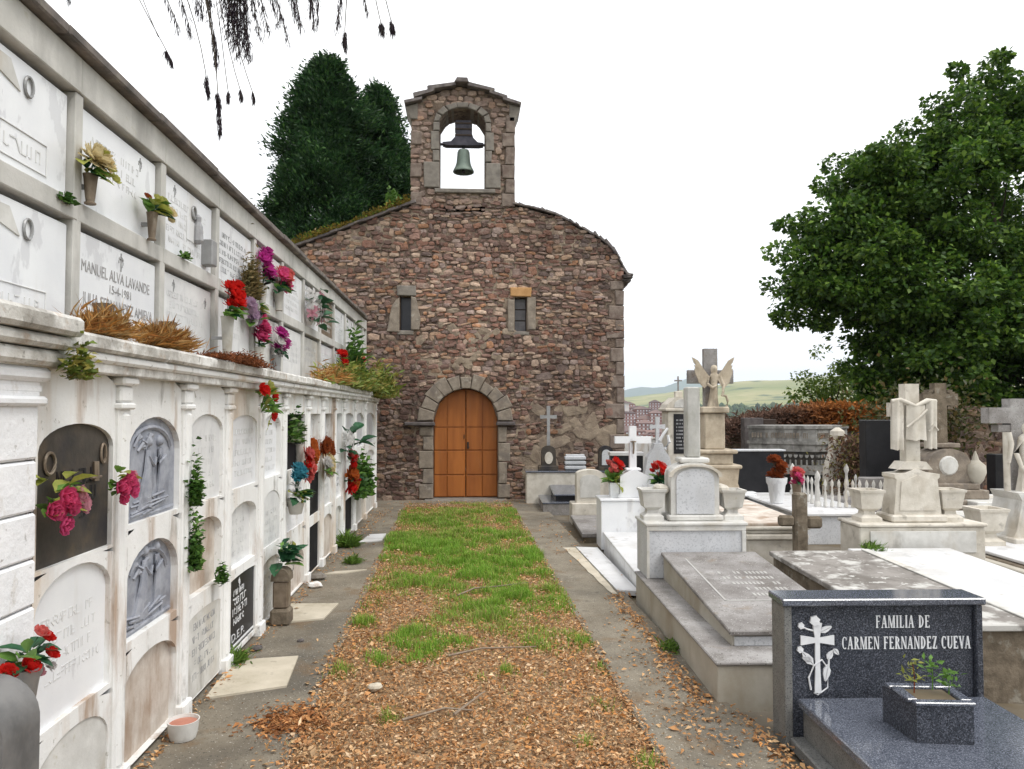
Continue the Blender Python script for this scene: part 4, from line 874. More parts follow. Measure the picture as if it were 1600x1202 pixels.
mb = MB(); mb.box(.035, .885, 2.055, 2.068, .63, .672, .003); mb.box(.035, .06, 2.055, 2.068, .23, .629, .003); mb.box(.85, .885, 2.055, 2.068, .23, .629, .003); part('plinth_border', mb, 'marble_dirty', T)
box('plinth_cap', 'marble_dirty', T, .02, .90, 2.045, 2.50, .673, .70, .006)
mb = MB(); mb.prism(arch_top(.27, .69, .702, 1.09, .11), 2.16, 2.40); mb.box(.24, .72, 2.13, 2.42, .7015, .75, .01); part('pedestal', mb, 'marble_dirty', T)
mb = MB(); mb.prism(arch_top(.315, .645, .76, 1.06, .09), 2.148, 2.158); part('panel', mb, 'greymarble', T)
mb = MB()
for t0 in np.linspace(0, math.pi, 10)[:-1]:
    t1 = t0 + math.pi / 9; f = lambda r, t: (.48 + r * math.cos(t), 1.08 + r * .45 * math.sin(t)); mb.prism([f(.20, t0), f(.235, t0), f(.235, t1), f(.20, t1)], 2.13, 2.159)
mb.box(.16, .262, 2.18, 2.38, .93, 1.0, .02); mb.box(.698, .79, 2.18, 2.38, .93, 1.0, .02); part('scroll', mb, 'cream', T)
box('shaft_base', 'marble_dirty', T, .36, .62, 2.19, 2.38, 1.195, 1.24, .012)
mb = MB(); mb.box(.43, .55, 2.225, 2.345, 1.24, 1.86, .012); part('shaft', mb, 'shaftgrey', T)
def urn_square(label, x, y, z, s=1.0, m='marble_dirty', par_rz=GR):
    t = thing('stone_urn', label, 'urn', (x, y, z), par_rz); k = math.pi / 4; r2 = math.sqrt(2)
    mb = MB(); mb.lathe([(.085 * r2 * s, 0), (.085 * r2 * s, .035 * s), (.05 * r2 * s, .06 * s), (.045 * r2 * s, .085 * s), (.078 * r2 * s, .11 * s), (.098 * r2 * s, .24 * s)], 4, rot=k); part('body', mb, m, t)
    mb = MB(); mb.lathe([(.105 * r2 * s, .241 * s), (.108 * r2 * s, .262 * s), (.085 * r2 * s, .262 * s), (.08 * r2 * s, .20 * s)], 4, rot=k); part('rim', mb, m, t); return t
urn_square('square flared stone urn on the grey plinth nearer the white tomb', 1.645, 6.40, .70, 1.03, 'marble_dirty'); urn_square('square flared stone urn on the grey plinth nearer the pink slab', 2.345, 6.37, .70, 1.0, 'marble_dirty')

# C: white marble tomb with a plain cross
T = tomb('bright white marble tomb with a pale slab and a plain white cross on a pedestal', 1.60, 6.72)
wedge('base', 'marble', T, 0, .78, 0, 2.1, -.08, .115, .165); tilt_slab('slab', 'whitetop', T, -.01, .80, -.02, 2.1, .117, .167, .028)
box('plinth', 'marble', T, -.03, .80, 2.1, 2.5, -.02, .56, .006); box('plinth_cap', 'marble', T, -.045, .815, 2.085, 2.52, .561, .59, .006)
mb = MB(); mb.prism([(.19, .592), (.60, .592), (.60, .63), (.575, .64), (.57, .85), (.48, .90), (.395, .93), (.31, .90), (.22, .85), (.215, .64), (.19, .63)], 2.2, 2.42); part('pedestal', mb, 'marble', T)
mb = cross_mb(.395, 2.31, .92, 1.46, 1.29, .225, .085, .07); mb.box(.30, .49, 2.25, 2.37, .915, .945, .01); part('cross', mb, 'marble', T)
mb = MB(); mb.tube([(.395, 2.262, 1.28), (.40, 2.258, 1.2), (.395, 2.262, 1.12)], .014, .01); mb.tube([(.36, 2.262, 1.27), (.43, 2.262, 1.27)], .008); part('crucifix', mb, 'bronze', T)
pd = thing('cement_pad', 'flat white cement apron poured on the ground along the white marble tomb', 'cement pad', (1.4, 7.7, 0))
mb = MB(); mb.add([(x - 1.4, y - 7.7, z) for z in (-.03, .014) for x, y in ((1.40, 6.70), (1.59, 6.66), (1.60, 8.8), (1.35, 8.86))], [(4, 5, 6, 7), (0, 1, 5, 4), (1, 2, 6, 5), (2, 3, 7, 6), (3, 0, 4, 7)]); part('slab', mb, 'whitetop', pd)
mb = MB(); n = 16
e0 = [(1.33 - .13 * k / 15 + .02 * nz2(k, 2, .9), 6.6 + 2.25 * k / 15) for k in range(16)]; e1 = [(1.385 - .045 * k / 15 + .012 * nz2(k, 7, .9), 6.6 + 2.25 * k / 15) for k in range(16)]
P = [(x - 1.4, y - 7.7, .0075) for x, y in e0] + [(x - 1.4, y - 7.7, .0075) for x, y in e1]; mb.add(P, [(k, 16 + k, 17 + k, k + 1) for k in range(15)]); part('cement_smear', mb, 'paleslab', pd)

# D: low grey slab, small worn headstone
T = tomb('low lichened grey slab grave with a small square weathered cream headstone', 1.52, 9.45)
tilt_slab('slab', 'tombgrey', T, 0, .72, 0, 1.4, .02, .06, .05); box('base', 'dirt', T, .03, .70, .02, 1.4, -.06, .019, .004); box('plinth', 'cream', T, .02, .68, 1.41, 1.75, -.04, .28, .01)
mb = MB(); mb.prism(arch_top(.10, .50, .281, .70, .07), 1.46, 1.68); part('headstone', mb, 'cream', T)
mb = MB(); mb.prism(arch_top(.15, .45, .36, .62, .08), 1.45, 1.459); part('panel', mb, 'marble_dirty', T)
# E: dark tomb against the chapel
T = tomb('dark grey stepped tomb against the chapel wall with a tall thin stone cross', 1.29, 12.0)
box('base', 'tombgrey', T, 0, 1.1, 0, 1.1, -.06, .13, .006); box('step', 'granite_top', T, -.01, 1.11, -.01, 1.1, .132, .155, .005); box('slab_side', 'black', T, .22, .95, .15, 1.1, .156, .24, .004); tilt_slab('slab', 'granite_top', T, .19, .98, .12, 1.12, .243, .30, .03)
box('plinth', 'cream', T, -.22, 1.55, 1.12, 1.5, -.06, .545, .008); box('plinth_cap', 'granite_top', T, -.24, 1.57, 1.10, 1.52, .547, .575, .006)
mb = MB(); mb.box(.0, .36, 1.2, 1.42, .576, .66, .01); mb.prism(arch_top(.06, .32, .66, .90, .12), 1.24, 1.40); part('monument', mb, 'plaquedark', T)
mb = MB(); mb.prism([(.19 + .075 * math.cos(t), .80 + .11 * math.sin(t)) for t in np.linspace(0, 2 * math.pi, 15)[:-1]], 1.228, 1.2395); part('medallion', mb, 'cream', T)
mb = cross_mb(.19, 1.32, 1.02, 1.74, 1.54, .15, .055, .05, .006); part('cross', mb, 'greymetal', T)
mb = MB()
for q in range(3): mb.box(.48, .86, 1.2, 1.40, .60 + q * .085, .655 + q * .085, .008)
mb.box(.50, .84, 1.26, 1.38, .576, .86, .004); part('stone_book', mb, 'greymarble', T)
mb = MB(); mb.box(1.08, 1.38, 1.2, 1.42, .576, .64, .008); mb.prism(arch_top(1.10, 1.36, .64, .90, .12), 1.24, 1.40); part('monument', mb, 'plaquedark', T)
mb = MB(); mb.prism(arch_top(1.15, 1.31, .67, .86, .09), 1.228, 1.2395); part('panel', mb, 'greymarble', T)

# R: lichened slab behind the granite grave
T = tomb('low brown sided tomb with a pale rimmed lichen spotted slab behind the granite headstone', 2.37, 4.2)
wedge('base', 'crossstone', T, .20, 1.02, 0, 2.0, -.06, .36, .405); tilt_slab('slab', 'lichenslab', T, .17, 1.04, -.03, 2.02, .363, .408, .04)
mb = MB(); mb.box(.97, 1.035, 0, 2.05, .0405, .052, .004); mb.xf(0, Matrix.Translation((0, -.03, .363)) @ Matrix.Rotation(math.atan2(.045, 2.05), 4, 'X')); part('rim', mb, 'marble_dirty', T)
# weathered stone cross at its head
T = tomb('squat weathered brown stone cross at the head of the lichen spotted slab', 3.13, 6.72, 'cross', name='stone_cross')
mb = MB(); mb.box(-.06, .06, -.05, .05, -.05, .885, .018); part('shaft', mb, 'crossstone', T)
box('arm', 'crossstone', T, -.20, -.061, -.045, .045, .575, .675, .02); box('arm', 'crossstone', T, .061, .20, -.045, .045, .555, .665, .02)
# F: pink slab with cream moulded base, angel before a cross behind it
T = tomb('pinkish tilted slab grave on a moulded cream stone base', 2.74, 7.0)
mb = MB(); mb.box(0, .56, 0, 1.65, -.06, .40, .008); mb.box(-.03, .59, -.03, 1.66, .402, .46, .014); mb.box(-.015, .575, -.015, 1.65, .462, .50, .01); mb.box(-.04, .60, -.04, 1.66, .502, .535, .008); part('base', mb, 'cream', T)
tilt_slab('slab', 'slabpink', T, -.02, .58, -.02, 1.66, .537, .56, .03)
T = tomb('tall cream pedestal with a carved stone angel standing against a broad cross', 3.05, 8.9, 'monument', name='angel_monument')
mb = MB()
mb.box(-.40, .40, -.30, .30, -.08, .30, .02); mb.prism([(-.36, .30), (.36, .30), (.30, .62), (.24, .78), (.26, .95), (-.26, .95), (-.24, .78), (-.30, .62)], -.22, .22)
mb.box(-.29, .29, -.25, .25, .951, 1.0, .015); mb.box(-.20, .20, -.18, .18, 1.001, 1.13, .01); mb.box(-.25, .25, -.22, .22, 1.131, 1.18, .015); mb.box(-.125, .125, -.12, .12, 1.181, 1.62, .012); mb.box(-.17, .17, -.16, .16, 1.621, 1.70, .015); part('pedestal', mb, 'tan', T)
mb = cross_mb(0, .07, 1.70, 2.42, 2.07, .28, .165, .09); part('cross', mb, 'tombgrey', T)
def robed(mb, z0, h, lean=.0, y=0):
    """a standing robed figure as one skin: fluted skirt, waist, shoulders, neck, head"""
    R_ = [(.0, .105, .09), (.08, .095, .08), (.25, .078, .068), (.45, .068, .06), (.55, .062, .052), (.62, .068, .055), (.72, .082, .056), (.79, .080, .05), (.825, .045, .04), (.85, .028, .028), (.875, .036, .04), (.92, .045, .05), (.965, .038, .043), (1.0, .012, .014)]
    n = 22; V = []; F = []
    for (f, a, b) in R_:
        fl = max(0, .55 - f)
        for k in range(n):
            t = 2 * math.pi * k / n; w = 1 + fl * .28 * math.sin(7 * t + f * 3)
            V.append((lean * f + a * h * 1.25 * w * math.cos(t), y + b * h * 1.25 * w * math.sin(t) - .02 * h * (f > .84), z0 + f * h))
    for i in range(len(R_) - 1):
        for k in range(n): F.append((i * n + k, i * n + (k + 1) % n, (i + 1) * n + (k + 1) % n, (i + 1) * n + k))
    F.append(tuple(range((len(R_) - 1) * n, len(R_) * n))); mb.add(V, F)
mb = MB(); h = .50; robed(mb, 1.70, h, .02, -.06)
mb.tube([(-.055, -.07, 2.07), (-.085, -.10, 1.98), (-.03, -.13, 1.93), (.02, -.12, 1.95)], .024, .015, 8); mb.tube([(.085, -.07, 2.07), (.115, -.10, 1.97), (.10, -.14, 1.88), (.08, -.15, 1.83)], .024, .014, 8)
mb.tube([(.09, -.14, 1.84), (.135, -.13, 1.83), (.16, -.12, 1.77), (.15, -.12, 1.71), (.11, -.12, 1.66)], .014, .018, 7)
mb.lathe([(.03, 2.10), (.040, 2.13), (.042, 2.17), (.034, 2.20), (.01, 2.212)], 12, .018, -.048)
part('angel_figure', mb, 'tan', T, smooth=50)
for s in (-1, 1):
    mb = MB()
    for k in range(9):
        f = k / 8; bx, bz = s * (.055 + .05 * f), 1.98 - .10 * f + .06; a = R(52 + 0 * k) if k == 0 else R(56 - 12 * f + 3 * math.sin(k))
        L = .34 - .21 * f; w = .024; c, q = math.cos(a), math.sin(a)
        P = [(0, -w), (L * .8, -w * .9), (L, 0), (L * .85, w), (0, w)]
        i = mb.mark(); mb.prism([(u, v) for u, v in P], -.075 - .004 * k, -.06 - .004 * k)
        mb.xf(i, Matrix(((s * c, 0, -s * q * (1), bx), (0, 1, 0, 0), (q, 0, c, bz), (0, 0, 0, 1))))
    part('wing', mb, 'tan', T)
# H: small chapel-shaped niche tomb with black panel
T = tomb('narrow grey niche monument with a black inscribed panel and pediment topped by a cross', 3.41, 11.5, 'monument', name='niche_monument')
mb = MB(); mb.box(-.25, .25, -.2, .3, -.08, .40, .012); mb.box(-.22, .22, -.16, .26, .401, 1.64, .01); mb.box(-.27, .27, -.2, .3, 1.641, 1.69, .012); mb.prism([(-.25, 1.691), (.25, 1.691), (.22, 1.75), (.10, 1.86), (-.10, 1.86), (-.22, 1.75)], -.18, .28); mb.box(-.06, .06, 0, .1, 1.86, 1.96, .01); part('body', mb, 'cream', T)
box('panel', 'black', T, -.13, .13, -.172, -.1605, .98, 1.60, .003); mb = MB(); 
for q in range(9): marks(mb, 0, .2, 0, .02, 0)if 0 else None
part('roof_moulding', MB().prism(arch_top(-.12, .12, 1.70, 1.74, .09), -.195, -.181), 'marble_dirty', T); part('cross', cross_mb(0, .05, 1.96, 2.2, 2.13, .06, .022, .022), 'tombgrey', T)
mb = MB()
for q in range(9):
    u = -.09
    while u < .08: mb.box(u, u + .012, -.1745, -.1725, 1.05 + q * .055, 1.075 + q * .055, .0005); u += rnd.choice((.018, .02, .035))
part('inscription', mb, 'engrave', T)
# I: small grey-white headstone with cross
T = tomb('small pale headstone with curved shoulders and a short cross behind the red flowers', 2.79, 10.5, 'headstone', name='headstone')
mb = MB(); mb.prism([(-.22, -.08), (.22, -.08), (.20, .75), (.16, .98), (.08, 1.10), (.06, 1.18), (-.06, 1.18), (-.08, 1.10), (-.16, .98), (-.20, .75)], -.09, .09); part('stone', mb, 'greymarble', T)
part('cross', cross_mb(0, 0, 1.18, 1.56, 1.42, .11, .05, .05, .008), 'greymarble', T)
mb = MB(); mb.tube([(.03, -.03, 1.22), (.08, -.05, 1.32), (.14, -.05, 1.40)], .025, .018); mb.tube([(.10, -.04, 1.1), (.16, -.05, 1.2), (.14, -.05, 1.3)], .03, .02); part('drapery', mb, 'marble', T, smooth=50)
# white cross-less markers and black blocks between them
T = tomb('low black headstone with a white cap beside the plain white marble cross', 2.60, 11.9, 'headstone', name='headstone'); box('stone', 'black', T, -.22, .30, -.1, .1, -.08, .92, .006); box('cap', 'whitetop', T, -.24, .32, -.12, .12, .922, .98, .006)
T = tomb('thin brown wooden cross standing before the white boundary wall', 3.30, 15.2, 'cross', name='wooden_cross'); part('post', MB().box(-.035, .035, -.02, .02, -.1, 1.35, .006), 'dullwood', T); part('crossbar', MB().box(-.20, .20, -.045, -.021, 1.10, 1.17, .006), 'dullwood', T)
# K: black headstone with white slab grave
T = tomb('broad black marble headstone with pale top edge on a white slab grave', 4.28, 9.2)
box('base', 'greymarble', T, .05, 1.0, 0, 2.3, -.06, .30, .006); tilt_slab('slab', 'whitetop', T, .0, 1.05, -.03, 2.3, .303, .315, .035); box('headstone', 'black', T, -.12, .74, 2.32, 2.5, -.04, 1.0, .006); box('cap', 'greymarble', T, -.14, .76, 2.30, 2.52, 1.002, 1.03, .005)
box('step', 'black', T, -.30, -.01, 1.2, 2.2, -.06, .26, .006); box('step', 'whitetop', T, -.31, .0, 1.19, 2.2, .262, .285, .004)
box('bookstone', 'marble', T, -.1, .2, 2.05, 2.25, .34, .38, .008); box('bookstone', 'marble', T, -.15, .12, 1.85, 2.02, .34, .37, .008)
# grave railing of turned white posts
T = tomb('low railing of small turned white stone posts round a grave', 4.82, 9.75, 'railing', name='grave_railing')
prof = [(.028, 0), (.028, .05), (.016, .07), (.024, .14), (.014, .2), (.012, .26), (.024, .3), (.02, .33), (.004, .37)]
pm = MB().lathe(prof, 8).mesh('post', 'marble_dirty', 40); pb = MB().lathe([(r * 1.7, z * 1.35) for r, z in prof], 8).mesh('corner_post', 'marble_dirty', 40)
for k in range(10): link('post', pm, T, (.08 + .085 * k, -.0 - .02 * k, .35))
for k in range(7): link('post', pm, T, (.02 + .03 * k, .15 + .2 * k, .35))
for k in range(6): link('post', pm, T, (.9 + .02 * k, .0 + .2 * k, .33))
for p in ((.0, .05), (.25, 1.5), (.86, -.2), (1.03, 1.35)): link('corner_post', pb, T, (*p, .33))
box('kerb', 'tombgrey', T, -.03, 1.05, -.22, 1.6, -.06, .33, .01)
# ornate grey pantheon
T = tomb('large ornate grey stone tomb with canted front and carved inscription bands', 5.66, 14.0, 'tomb', name='ornate_tomb', rz=0)
F_ = [(0, .35), (1.06, -.30), (2.0, .30), (1.9, .9), (.55, .95)]
def canted(mb, z0, z1, e):
    c = (1.0, .6); P = [(c[0] + (x - c[0]) * (1 + e), c[1] + (y - c[1]) * (1 + e)) for x, y in F_]; n = len(P)
    mb.add([(x, y, z) for z in (z0, z1) for x, y in P], [tuple(range(n, 2 * n)), tuple(range(n - 1, -1, -1))] + [(i, (i + 1) % n, n + (i + 1) % n, n + i) for i in range(n)])
mb = MB(); canted(mb, -.05, .42, -.06); part('base', mb, 'black', T)
mb = MB(); canted(mb, .42, .60, .0); canted(mb, .86, 1.0, .0); canted(mb, 1.0, 1.06, .04); canted(mb, 1.06, 1.30, .0); canted(mb, 1.30, 1.36, .03); part('body', mb, 'pantheon', T)
mb = MB(); canted(mb, .60, .86, -.05); part('recess', mb, 'plaquedark', T)
for (p, q) in ((F_[0], F_[1]), (F_[1], F_[2])):
    L = math.hypot(q[0] - p[0], q[1] - p[1]); ang = math.atan2(q[1] - p[1], q[0] - p[0]); M_ = Matrix.Translation((p[0], p[1], 0)) @ Matrix.Rotation(ang, 4, 'Z')
    mb = MB(); u = .06
    while u < L - .1:
        w = rnd.uniform(.03, .055); mb.box(u, u + .014, -.012, -.001, 1.12, 1.22, .001)
        if rnd.random() < .8: mb.box(u + w - .014, u + w, -.011, -.001, 1.12, 1.22, .001)
        if rnd.random() < .8: mb.box(u, u + w, -.0105, -.001, rnd.choice((1.12, 1.165, 1.205)), 1.22, .001)
        u += w + .022 + (.05 if rnd.random() < .15 else 0)
    mb.xf(0, M_); part('inscription', mb, 'dressed', T)
    mb = MB(); u = .04
    while u < L - .06:                                  # arcade of little drops under the band
        mb.prism(arch_top(u, u + .07, .80, .80, -.06, 7)[2:][::-1], -.012, .05); mb.box(u + .02, u + .05, -.012, .04, .60, .70, .005); u += .1
    mb.xf(0, M_); part('ornament', mb, 'pantheon', T)
    mb = MB()
    for k in range(int(L / .05)):
        uu, zz = rnd.uniform(.04, L - .04), rnd.uniform(.45, .58); mb.lathe([(.001, 0), (.022, .004), (.001, .02)], 6); i = mb.mark() - 18
        for v in range(i, mb.mark()): a, b, c = mb.v[v]; mb.v[v] = (uu + a, -.004 - c, zz + b)
    mb.xf(0, M_); part('rosette', mb, 'dressed', T)
T = tomb('tall dark brown stone panel beside the ornate grey tomb', 5.9, 15.3, 'headstone', name='headstone', rz=0); box('stone', 'darkstone', T, 0, .42, -.1, .1, -.05, 1.5, .01); box('edge', 'wooddark', T, .43, .72, -.06, .1, -.05, 1.47, .01)
# M: cream draped cross on a pedestal with pale slab
T = tomb('white slab tomb on a brown stepped base with a draped cream cross on its pedestal', 3.10, 4.35)
box('base', 'crossstone', T, 0, 1.36, 0, 2.1, -.06, .23, .012); box('base_top', 'tombgrey', T, -.012, 1.37, -.012, 2.1, .232, .262, .008); wedge('slab_body', 'tombside', T, .24, 1.12, .06, 2.02, .263, .33, .395); tilt_slab('slab', 'whitetop', T, .22, 1.14, .04, 2.03, .333, .40, .03)
box('plinth', 'cream', T, .38, 1.53, 2.12, 2.5, -.06, .60, .008); box('plinth_panel', 'marble_dirty', T, .47, 1.44, 2.108, 2.119, .37, .565, .004); box('plinth_cap', 'cream', T, .365, 1.545, 2.10, 2.52, .602, .632, .008)
mb = MB(); mb.box(.70, 1.22, 2.16, 2.46, .633, .70, .014); mb.prism([(.74, .70), (1.18, .70), (1.15, 1.02), (1.17, 1.04), (1.17, 1.07), (1.06, 1.08), (.96, 1.12), (.86, 1.08), (.75, 1.07), (.75, 1.04), (.77, 1.02)], 2.2, 2.42); part('pedestal', mb, 'cream', T)
mb = MB(); mb.prism([(.79, .74), (1.13, .74), (1.11, 1.0), (1.04, 1.03), (.96, 1.06), (.88, 1.03), (.81, 1.0)], 2.19, 2.199); part('panel', mb, 'cream', T)
mb = cross_mb(.96, 2.31, 1.16, 1.90, 1.66, .185, .13, .11); mb.prism([(.80, 1.11), (1.12, 1.11), (1.06, 1.18), (.86, 1.18)], 2.22, 2.40); part('cross', mb, 'cream', T)
mb = MB()
def cloth(x0, x1, zt, zb, y, amp=.012, nf=3, skew=0):
    nx, nz_ = 14, 12; V = []; F = []
    for j in range(nz_ + 1):
        for i in range(nx + 1):
            u, v = i / nx, j / nz_; V.append((x0 + (x1 - x0) * u + skew * v, y - .01 + amp * math.sin(u * nf * 6.28 + v * 2) * (.4 + v) - .02 * math.sin(math.pi * u), zt + (zb - zt) * v + .006 * math.sin(u * 6.28 * nf + 1) * v))
    V += [(x, yy + .03, z) for x, yy, z in V]; o = (nx + 1) * (nz_ + 1)
    for j in range(nz_):
        for i in range(nx):
            a = j * (nx + 1) + i; F += [(a, a + 1, a + nx + 2, a + nx + 1), (o + a, o + a + nx + 1, o + a + nx + 2, o + a + 1)]
    mb.add(V, F)
cloth(.755, .865, 1.745, 1.29, 2.235, .010, 2); cloth(1.07, 1.175, 1.745, 1.30, 2.235, .010, 2); cloth(.875, 1.05, 1.70, 1.38, 2.215, .010, 1.5)
mb.tube([(.76, 2.24, 1.735), (.83, 2.22, 1.75), (.96, 2.2, 1.69), (1.08, 2.22, 1.745), (1.17, 2.24, 1.735)], .022, .022, 8); mb.tube([(.87, 2.19, 1.50), (.97, 2.18, 1.58), (1.06, 2.19, 1.66)], .012, .012, 6); mb.tube([(1.08, 2.2, 1.46), (1.12, 2.19, 1.52), (1.165, 2.2, 1.47)], .009, .009, 6)
part('drape', mb, 'cream', T, smooth=60)
urn_square('square cream urn on the plinth beside the railing side of the draped cross', 3.72, 6.62, .632, 1.12, 'cream'); urn_square('mossy square cream urn on the plinth beyond the draped cross', 4.48, 6.60, .632, 1.12, 'cream')
# N: dark cross with notched arms
T = tomb('dark weathered cross with notched arm ends on a rounded stone pedestal', 6.36, 9.5, 'monument', name='stone_cross')
mb = cross_mb(0, 0, 1.22, 2.02, 1.80, .235, .16, .12)
for s in (-1, 1):
    for q in range(3): mb.box(s * .13 - .035 + s * q * .03, s * .13 + .035 + s * q * .03, -.055, .055, 1.89 - q * .03, 1.93 - q * .03, .004); mb.box(s * .13 - .035 + s * q * .03, s * .13 + .035 + s * q * .03, -.055, .055, 1.67 + q * .03, 1.71 + q * .03, .004)
part('cross', mb, 'crossstone', T)
mb = MB(); mb.box(-.20, .20, -.15, .15, 1.16, 1.22, .012); mb.prism(arch_top(-.27, .30, .70, .95, .2), -.2, .2); mb.box(-.36, .38, -.26, .26, .62, .70, .012); mb.box(-.40, .46, -.32, .3, .50, .619, .012); mb.box(-.46, .55, -.4, .3, -.05, .499, .012); part('pedestal', mb, 'dressed', T)
mb = MB(); mb.lathe([(.13, 0), (.11, .02), (.02, .03)], 14); mb.v = [(x, -.2 - z, .93 + y) for x, y, z in mb.v]; part('wreath', mb, 'marble_dirty', T)
T = tomb('round ochre stone vase with a flame top on a pale ledge', 6.72, 9.3, 'urn', name='stone_vase'); part('body', MB().lathe([(.06, .52), (.06, .60), (.03, .66), (.09, .74), (.125, .84), (.12, .93), (.06, .985), (.05, 1.0)], 16), 'tombside', T, smooth=50); part('finial', MB().lathe([(.045, 1.0), (.035, 1.04), (.008, 1.12)], 8), 'tombside', T)
T = tomb('pale stepped stone ledge under the ochre vase', 6.45, 9.0, 'ledge', name='stone_ledge'); box('slab', 'marble_dirty', T, .0, 1.1, -.1, .8, -.05, .50, .01); box('slab', 'marble_dirty', T, -.5, 1.0, -1.0, -.12, -.05, .40, .01)
# P: crosses with a figure at the edge
T = tomb('pale monument with a stone figure before a blocky carved cross', 5.95, 7.5, 'monument', name='figure_monument')
mb = MB(); mb.box(-.32, .45, -.3, .3, -.05, .34, .012); mb.prism([(-.28, .34), (.42, .34), (.36, .42), (.30, .72), (.34, .80), (-.22, .80), (-.18, .72), (-.24, .42)], -.22, .22); part('pedestal', mb, 'marble_dirty', T)
mb = cross_mb(0, .12, .80, 1.78, 1.60, .32, .17, .14); mb.box(-.22, .22, .06, .18, 1.42, 1.50, .006); mb.box(.12, .36, .05, .19, 1.68, 1.75, .006); part('cross', mb, 'tombgrey', T)
mb = MB(); robed(mb, .80, .72, .0, -.04); mb.tube([(-.07, -.06, 1.33), (-.13, -.08, 1.2), (-.10, -.12, 1.05), (-.06, -.14, 1.0)], .03, .018, 8); mb.tube([(.08, -.06, 1.33), (.13, -.1, 1.24), (.06, -.14, 1.22)], .03, .018, 8); part('figure', mb, 'cream', T, smooth=50)
mb = MB(); mb.tube([(-.19, -.02, .80), (-.2, -.03, 1.2), (-.19, -.02, 1.42)], .03, .035, 8); mb.tube([(-.19, -.05, 1.42), (-.17, -.07, 1.3), (-.2, -.06, 1.1)], .03, .02, 8); part('column', mb, 'cream', T, smooth=50)
t = urn_square('mossy cream planter urn standing by the monument with the stone figure', 5.33, 7.25, .28, 1.45, 'cream'); 
T = tomb('low white slab grave in front of the monument with the stone figure', 4.95, 5.3); box('base', 'crossstone', T, 0, 1.5, 0, 2.3, -.06, .25, .008); box('kerb', 'tombside', T, -.1, .0, -.1, 2.2, -.06, .24, .01); tilt_slab('slab', 'whitetop', T, .06, 1.5, .03, 2.1, .253, .26, .03); box('kerb', 'cream', T, .1, .8, 2.1, 2.5, .25, .29, .01)
T = tomb('black polished headstone rising behind the draped cream cross', 5.35, 10.2, 'headstone', name='headstone'); box('stone', 'black', T, .33, .85, -.1, .1, -.05, 1.52, .008); box('ledge', 'tombgrey', T, .2, .9, -.35, -.11, -.05, .72, .01)
T = tomb('dark blue headstone with a white lettered plate near the wall of dark rubble', 8.0, 10.6, 'headstone', name='headstone'); box('stone', 'black', T, -.1, .16, -.1, .1, -.05, 1.0, .006); box('plate', 'relief', T, .17, .52, -.12, .08, -.05, .98, .006)
mb = MB()
for q in range(4):
    u = .2
    while u < .46: mb.box(u, u + .03, -.126, -.1205, .5 + q * .1, .55 + q * .1, .001); u += rnd.choice((.045, .07))
part('inscription', mb, 'black', T)
T = tomb('pale headstone with a small rounded bust smothered in dry creeper', 6.05, 11.6, 'headstone', name='headstone'); mb = MB(); mb.prism([(-.24, -.05), (.24, -.05), (.2, .75), (.12, .95), (.10, 1.15), (.14, 1.2), (-.14, 1.2), (-.10, 1.15), (-.12, .95), (-.2, .75)], -.1, .1); mb.lathe([(.08, 1.2), (.12, 1.25), (.11, 1.32), (.03, 1.38)], 10); part('stone', mb, 'cream', T)
# boundary walls
T = thing('boundary_wall', 'low whitish cemetery boundary wall in front of the distant town', 'wall', (1.2, 21.3, 0)); box('wall', 'whitewash', T, 1.9, 7.0, 0, .25, -.2, .80, .01); box('coping', 'marble_dirty', T, 1.88, 7.02, -.03, .28, .802, .86, .01)
T = thing('rubble_wall', 'dark reddish rubble retaining wall under the big tree behind the crosses', 'wall', (8.7, 13.2, 0)); box('core', 'mortar', T, 0, 9, .0, .5, -.2, 1.68, .02)
SS = rubble(lambda z: 0, lambda z: 9, lambda x: 1.7 + .06 * nz2(x, 0, 1), 0, 1.72, lambda x, z: False, lambda x, z: False, (.1, .18), (.16, .38), lambda x, z: .75); lay(SS, T, .012, 60)
# ------------------------------------------------------------------ flowers
def bloom_mesh(kind, m):
    key = ('bloom', kind, m)
    if key in CACHE: return CACHE[key]
    mb = MB()
    def pet(a, el_, L, w, cup=.3, base=0.0):
        c, s = math.cos(a), math.sin(a); P = []
        for i, (f, g) in enumerate(((0, .25), (.45, 1), (.85, .9), (1.0, .35))):
            e = el_ + cup * f; r = base + L * f * math.cos(e); z = L * f * math.sin(e)
            for q in (-1, 0, 1): P.append((r * c - q * w * g * s, r * s + q * w * g * c, z + .18 * w * abs(q) + rnd.uniform(-.03, .03)))
        F = [(i * 3 + j, i * 3 + j + 1, i * 3 + j + 4, i * 3 + j + 3) for i in range(3) for j in range(2)]; mb.add(P, F)
    if kind == 'rose':
        for n, el_, L, w, o in ((5, .15, .95, .50, .05), (5, .6, .85, .45, .04), (4, 1.0, .75, .36, .03), (3, 1.35, .62, .25, .02)):
            for k in range(n): pet(2 * math.pi * k / n + n + rnd.uniform(-.2, .2), el_ + rnd.uniform(-.1, .1), L, w, .55, o)
    elif kind == 'puff':
        for n, el_, L in ((9, -.35, .9), (9, .1, 1), (8, .5, .95), (7, .9, .9), (4, 1.3, .85)):
            for k in range(n): pet(2 * math.pi * k / n + rnd.uniform(-.3, .3), el_ + rnd.uniform(-.2, .2), L, .26, .3, 0)
    else:
        for k in range(6): pet(math.pi * k / 3, .35 + .1 * (k % 2), 1.1, .26, -.35, .05)
        for k in range(5): mb.tube([(0, 0, 0), (.12 * math.cos(k * 1.26), .12 * math.sin(k * 1.26), .5)], .03)
    CACHE[key] = mb.mesh('bloom', m); return CACHE[key]
